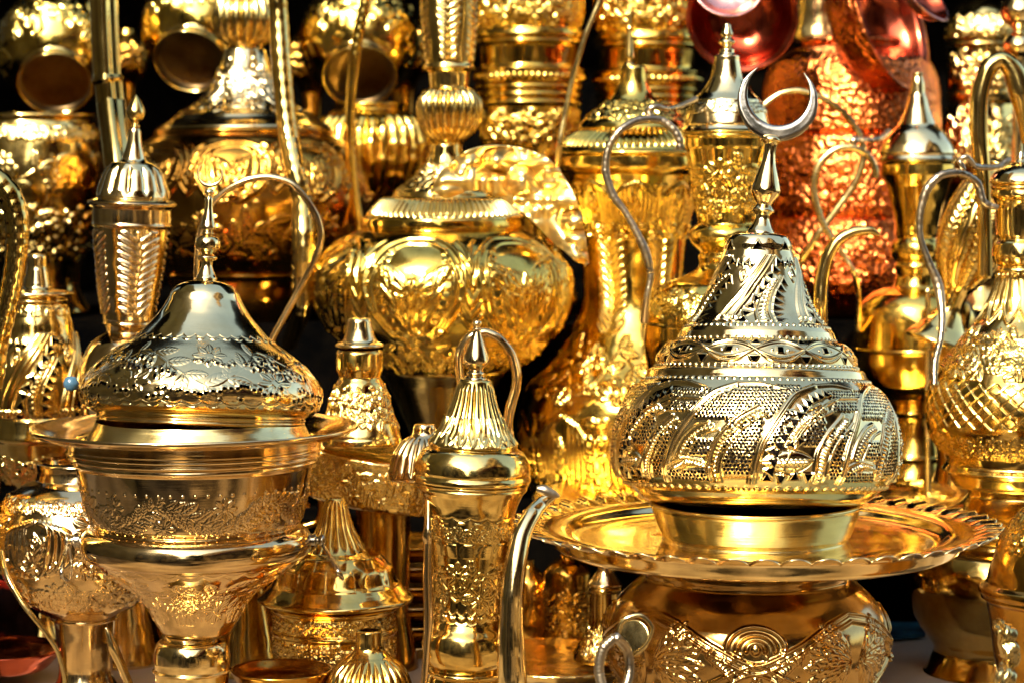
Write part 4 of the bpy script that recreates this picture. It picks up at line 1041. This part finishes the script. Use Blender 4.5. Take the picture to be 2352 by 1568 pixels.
open_bowl('copper_saucer', 'pale pink copper saucer at the top edge above the round red pan', 1672, -38, 2.56, 78, 28, (.05, -.9, .35), PINK, PINK, 'saucer')
open_bowl('slanted_copper_basin', 'deep copper basin tilted steeply to the right above the plain smooth ewer', 2046, 34, 2.74, 176, 120, (.80, -.52, .30), COPPER, COPPERP, 'basin')
open_bowl('copper_scoop', 'small pink copper dish at the top edge, right of the tilted basin', 2122, -12, 2.62, 74, 36, (.62, -.45, .62), PINK, COPPERP, 'dish')

# ------------------------------------------------------------------ top right corner
t = thing('stippled_vase', 'stippled bright brass vase with two bands, in the top right corner', 'vase', 2258, 715, 2.9)
lathe('body', [(0, -30), (20, -26), (34, -4), (62, 26), (82, 60), (86, 92), (80, 98, 1), (84, 106), (76, 112, 1), (76, 210), (84, 218, 1), (82, 232), (74, 240, 1), (84, 300), (90, 380), (80, 440), (60, 520), (60, 650), (90, 712), (0, 715)], 2258, 2.9, BRASS, t, nth=460, ds=2.2, wob=1.4, zones=[(30, 90, 11, t_floral(131, 1.6, 7)), (115, 208, 6, t_floral(133, 1.2, 7)), (244, 400, 6, t_floral(135, 1.4, 7))], seed=61)
t = thing('knobbed_spindle', 'turned spindle with two silver bright knobs at the top right edge', 'spindle', 2340, 560, 2.75)
lathe('body', [(0, -40), (18, -36), (14, -20), (34, 0), (44, 26), (36, 50), (16, 66), (12, 74, 1), (26, 84), (38, 104), (30, 124), (14, 134), (12, 200), (16, 500), (40, 562), (0, 563)], 2342, 2.75, PALE, t, nth=120, ds=2, wob=0)
t = thing('swirl_vase', 'leaning brass vase with broad twisted flutes, behind the grey handle at right', 'vase', 2200, 740, 2.42, lean=18)
lathe('body', [(22, 360), (34, 368), (30, 384), (50, 420), (70, 480), (76, 540), (66, 600), (44, 650), (30, 680), (28, 720), (50, 760), (80, 800), (0, 805)], 2178, 2.42, BRASS, t, nth=400, ds=2.2, wob=1.5, flutes=[(386, 672, 9, 16, .45, 1)], zones=[(400, 660, 7, t_feather(3, .8))], seed=63)
t = thing('dark_jug', 'small dark polished jug between the plain ewer and the quilted ewer', 'jug', 2200, 1160, 2.5)
lathe('body', [(20, 690), (30, 696), (34, 720), (30, 760), (50, 800), (58, 880), (50, 960), (40, 1060), (60, 1160), (0, 1165)], 2196, 2.5, AMBER, t, nth=160, ds=3, wob=1)

# ------------------------------------------------------------------ behind the tray
t = thing('back_tray', 'second large tray with a beaded rim, mostly hidden behind the fluted tray', 'tray', 1745, 1178, 2.48)
tr2 = lathe('dish', [(0, 1165), (400, 1165), (440, 1160), (470, 1148), (520, 1140), (526, 1143, 1), (490, 1156), (440, 1172), (0, 1174)], 1745, 2.34, HAMMER, t, nth=600, ds=3, wob=1.2)

# ------------------------------------------------------------------ under and around the middle
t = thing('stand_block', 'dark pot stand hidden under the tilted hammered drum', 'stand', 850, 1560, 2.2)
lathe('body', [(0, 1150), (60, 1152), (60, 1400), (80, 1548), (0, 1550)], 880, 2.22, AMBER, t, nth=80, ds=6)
t = thing('hammered_drum', 'wide shallow hammered brass drum tilted down to the right, carrying two small lids', 'drum', 860, 1090, 2.2, lean=10.5)
lathe('body', [(0, 1032), (176, 1033), (196, 1036), (200, 1042), (198, 1050, 1), (196, 1070), (192, 1130), (186, 1142), (160, 1150), (0, 1156)], 852, 2.2, HAMMER, t, nth=500, ds=2.5, wob=2.2, zones=[(1052, 1138, 9, t_floral(141, 1.3, 3.5))], seed=65)
t = thing('sugar_shaker', 'bell shaped brass shaker with conical cap, standing on the tilted hammered drum', 'shaker', 825, 1020, 2.14)
lathe('body', [(50, 803), (54, 810), (54, 845), (50, 858, 1), (48, 866), (56, 880), (64, 908), (76, 950), (92, 992), (94, 1000, 1), (96, 1004), (95, 1018), (0, 1019)], 825, 2.14, BRASS, t, nth=420, ds=1.6, wob=.8, zones=[(880, 985, 6, t_floral(143, 1.2, 5))], seed=67)
lathe('cap', [(0, 731), (24, 732), (28, 738, 1), (32, 760), (40, 782), (55, 790), (56, 795), (46, 798)], 825, 2.14, PALE, t, nth=160, ds=1.6, wob=.3)
t = thing('ribbed_lid', 'small ribbed brass lid on the hammered drum, tucked behind the slim ewer', 'lid', 972, 1098, 2.06)
lathe('body', [(0, 972), (22, 973), (26, 980), (30, 996), (52, 1014), (70, 1040), (80, 1072), (84, 1092), (80, 1100), (0, 1101)], 975, 2.06, ROSE, t, nth=240, ds=1.8, wob=.5, flutes=[(1000, 1092, 20, 6, .05, 1)])
t = thing('covered_dish', 'round brass dish with a tall fluted cone lid, right of the censer bowl', 'dish', 765, 1600, 2.08)
lathe('body', [(130, 1384), (144, 1388), (147, 1394), (141, 1400, 1), (141, 1436), (147, 1440, 1), (147, 1448), (141, 1452, 1), (140, 1512), (148, 1520, 1), (150, 1530), (146, 1540, 1), (142, 1580), (160, 1608), (0, 1610)], 768, 2.08, BRASS, t, nth=460, ds=1.8, wob=1.0, zones=[(1402, 1434, 24, t_floral(151, .8, 3.5)), (1454, 1508, 12, t_floral(153, 1.3, 5))], seed=69)
ld = lathe('lid', [(0, 1140), (20, 1144), (28, 1170), (40, 1210), (60, 1246), (78, 1262), (86, 1266, 1), (104, 1274), (126, 1298), (142, 1330), (150, 1340, 1), (166, 1356), (180, 1368), (181, 1374), (174, 1378), (120, 1380)], 770, 2.08, BRASS, t, nth=560, ds=1.8, wob=1.0, flutes=[(1146, 1264, 16, 7, 0, 1)], zones=[(1272, 1338, 12, t_scales(3, 4.5))], seed=71)
t = thing('fluted_cover', 'pumpkin fluted brass cover with open neck, at the bottom edge left of the slim ewer', 'cover', 850, 1650, 1.96)
lathe('body', [(24, 1446), (30, 1448), (31, 1456), (33, 1486), (46, 1502), (54, 1508, 1), (66, 1520), (86, 1545), (98, 1580), (100, 1620), (80, 1660), (0, 1664)], 848, 1.96, BRASS, t, nth=420, ds=1.5, wob=.5, flutes=[(1509, 1655, 24, 8, .04, 1)], seed=73)
for k in range(6):
    v = 1240 + k * 45
    t = thing('stacked_dish', ['topmost', 'second', 'third', 'fourth', 'fifth', 'lowest'][k] + ' of the stacked brass dishes left of the slim ewer', 'dish', 950, v + 40, 2.3, group='stack of brass dishes')
    lathe('body', [(0, v + 16), (80, v + 14), (108, v + 2), (124, v - 2), (126, v + 2, 1), (110, v + 10), (98, v + 24), (84, v + 38), (0, v + 40)], 950, 2.3, SPUN if k % 2 else BRASS, t, nth=160, ds=2.5, wob=1)
t = thing('shallow_dish', 'shallow plain brass dish at the bottom edge below the covered dish', 'dish', 640, 1650, 1.98)
lathe('body', [(0, 1560), (90, 1556), (112, 1536), (118, 1534), (119, 1538, 1), (110, 1555), (98, 1580), (60, 1640), (0, 1645)], 648, 1.98, AMBER, t, nth=240, ds=2, wob=1)
t = thing('scroll_handle', 'curled brass scroll between the flared bowl and the hammered drum', 'scroll', 712, 1180, 2.25)
tube('scroll', [(690, 1210, 2.25, 8), (730, 1195, 2.25, 8), (738, 1150, 2.25, 8), (715, 1118, 2.25, 8), (690, 1128, 2.25, 8), (692, 1155, 2.25, 7), (712, 1160, 2.25, 6)], AMBER, t, nseg=12)
t = thing('floor_tray', 'flat brass tray on the table under the two small ewers', 'tray', 1290, 1540, 2.22)
lathe('body', [(0, 1520), (180, 1518), (210, 1508), (222, 1506), (224, 1510, 1), (205, 1524), (180, 1534), (0, 1536)], 1292, 2.22, HAMMER, t, nth=300, ds=3, wob=1.2)
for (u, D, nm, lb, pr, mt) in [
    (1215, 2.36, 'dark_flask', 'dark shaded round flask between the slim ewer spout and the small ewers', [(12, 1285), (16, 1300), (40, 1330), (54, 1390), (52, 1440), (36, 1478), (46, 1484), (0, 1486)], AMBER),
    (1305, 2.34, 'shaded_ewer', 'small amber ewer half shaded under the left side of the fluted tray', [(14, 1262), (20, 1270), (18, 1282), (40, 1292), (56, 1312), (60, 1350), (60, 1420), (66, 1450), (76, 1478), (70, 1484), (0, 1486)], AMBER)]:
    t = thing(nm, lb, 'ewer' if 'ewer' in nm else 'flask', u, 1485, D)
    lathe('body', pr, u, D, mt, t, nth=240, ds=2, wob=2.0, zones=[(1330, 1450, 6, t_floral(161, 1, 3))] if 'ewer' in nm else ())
t = thing('bell_lid_pot', 'small sunlit brass pot with bell lid and flared base, left of the squat pot', 'pot', 1392, 1512, 2.2)
lathe('body', [(36, 1346), (39, 1352), (37, 1358), (38, 1420), (44, 1450), (60, 1480), (74, 1505), (72, 1514), (0, 1515)], 1390, 2.2, BRASS, t, nth=260, ds=1.8, wob=.8, zones=[(1425, 1505, 7, t_floral(171, 1, 4))])
lathe('lid', [(14, 1266), (19, 1272), (17, 1290), (21, 1310), (32, 1328), (41, 1340), (39, 1345)], 1390, 2.2, ROSE, t, nth=120, ds=1.6, wob=.3)

# odds and ends on the cloth
def slab(name, label, cat, pts, D0, mat, h=.004):
    co = [];
    for a, b in pts:
        # where the ray through (a, b) meets the table top
        p = P(a, b, 1.0); k = (TABLE + .003 - CAMZ) / (p.z - CAMZ)
        co.append((p.x * k, p.y * k, TABLE + .003))
    top = [(x, y, z + h) for x, y, z in co]
    o = make_mesh(name, np.array(co + top), np.array([(0, 1, 2, 3), (7, 6, 5, 4), (0, 4, 5, 1), (1, 5, 6, 2), (2, 6, 7, 3), (3, 7, 4, 0)]), mat, None, False)
    o['label'] = label; o['category'] = cat
slab('printed_card', 'dark blue printed card lying on the cream cloth at lower right', 'card', [(2030, 1470), (2125, 1462), (2110, 1418), (2045, 1425)], 0, PAPER)
b = lathe('red_cloth_bundle', [(0, 1335), (40, 1342), (62, 1375), (64, 1420), (70, 1470), (50, 1520), (0, 1530)], 2, 2.25, REDCL, None, nth=90, ds=5, wob=14, seed=77)
b['label'] = 'bundle of red and black patterned cloth in the lower left corner'; b['category'] = 'cloth'
t = thing('copper_plate', 'dull orange copper plate flat at the lower left corner below the red cloth', 'plate', 30, 1560, 2.2)
lathe('body', [(0, 1500), (110, 1496), (140, 1484), (142, 1488, 1), (120, 1510), (90, 1535), (0, 1545)], 10, 2.15, COPPERP, t, nth=200, ds=3, wob=1.5)
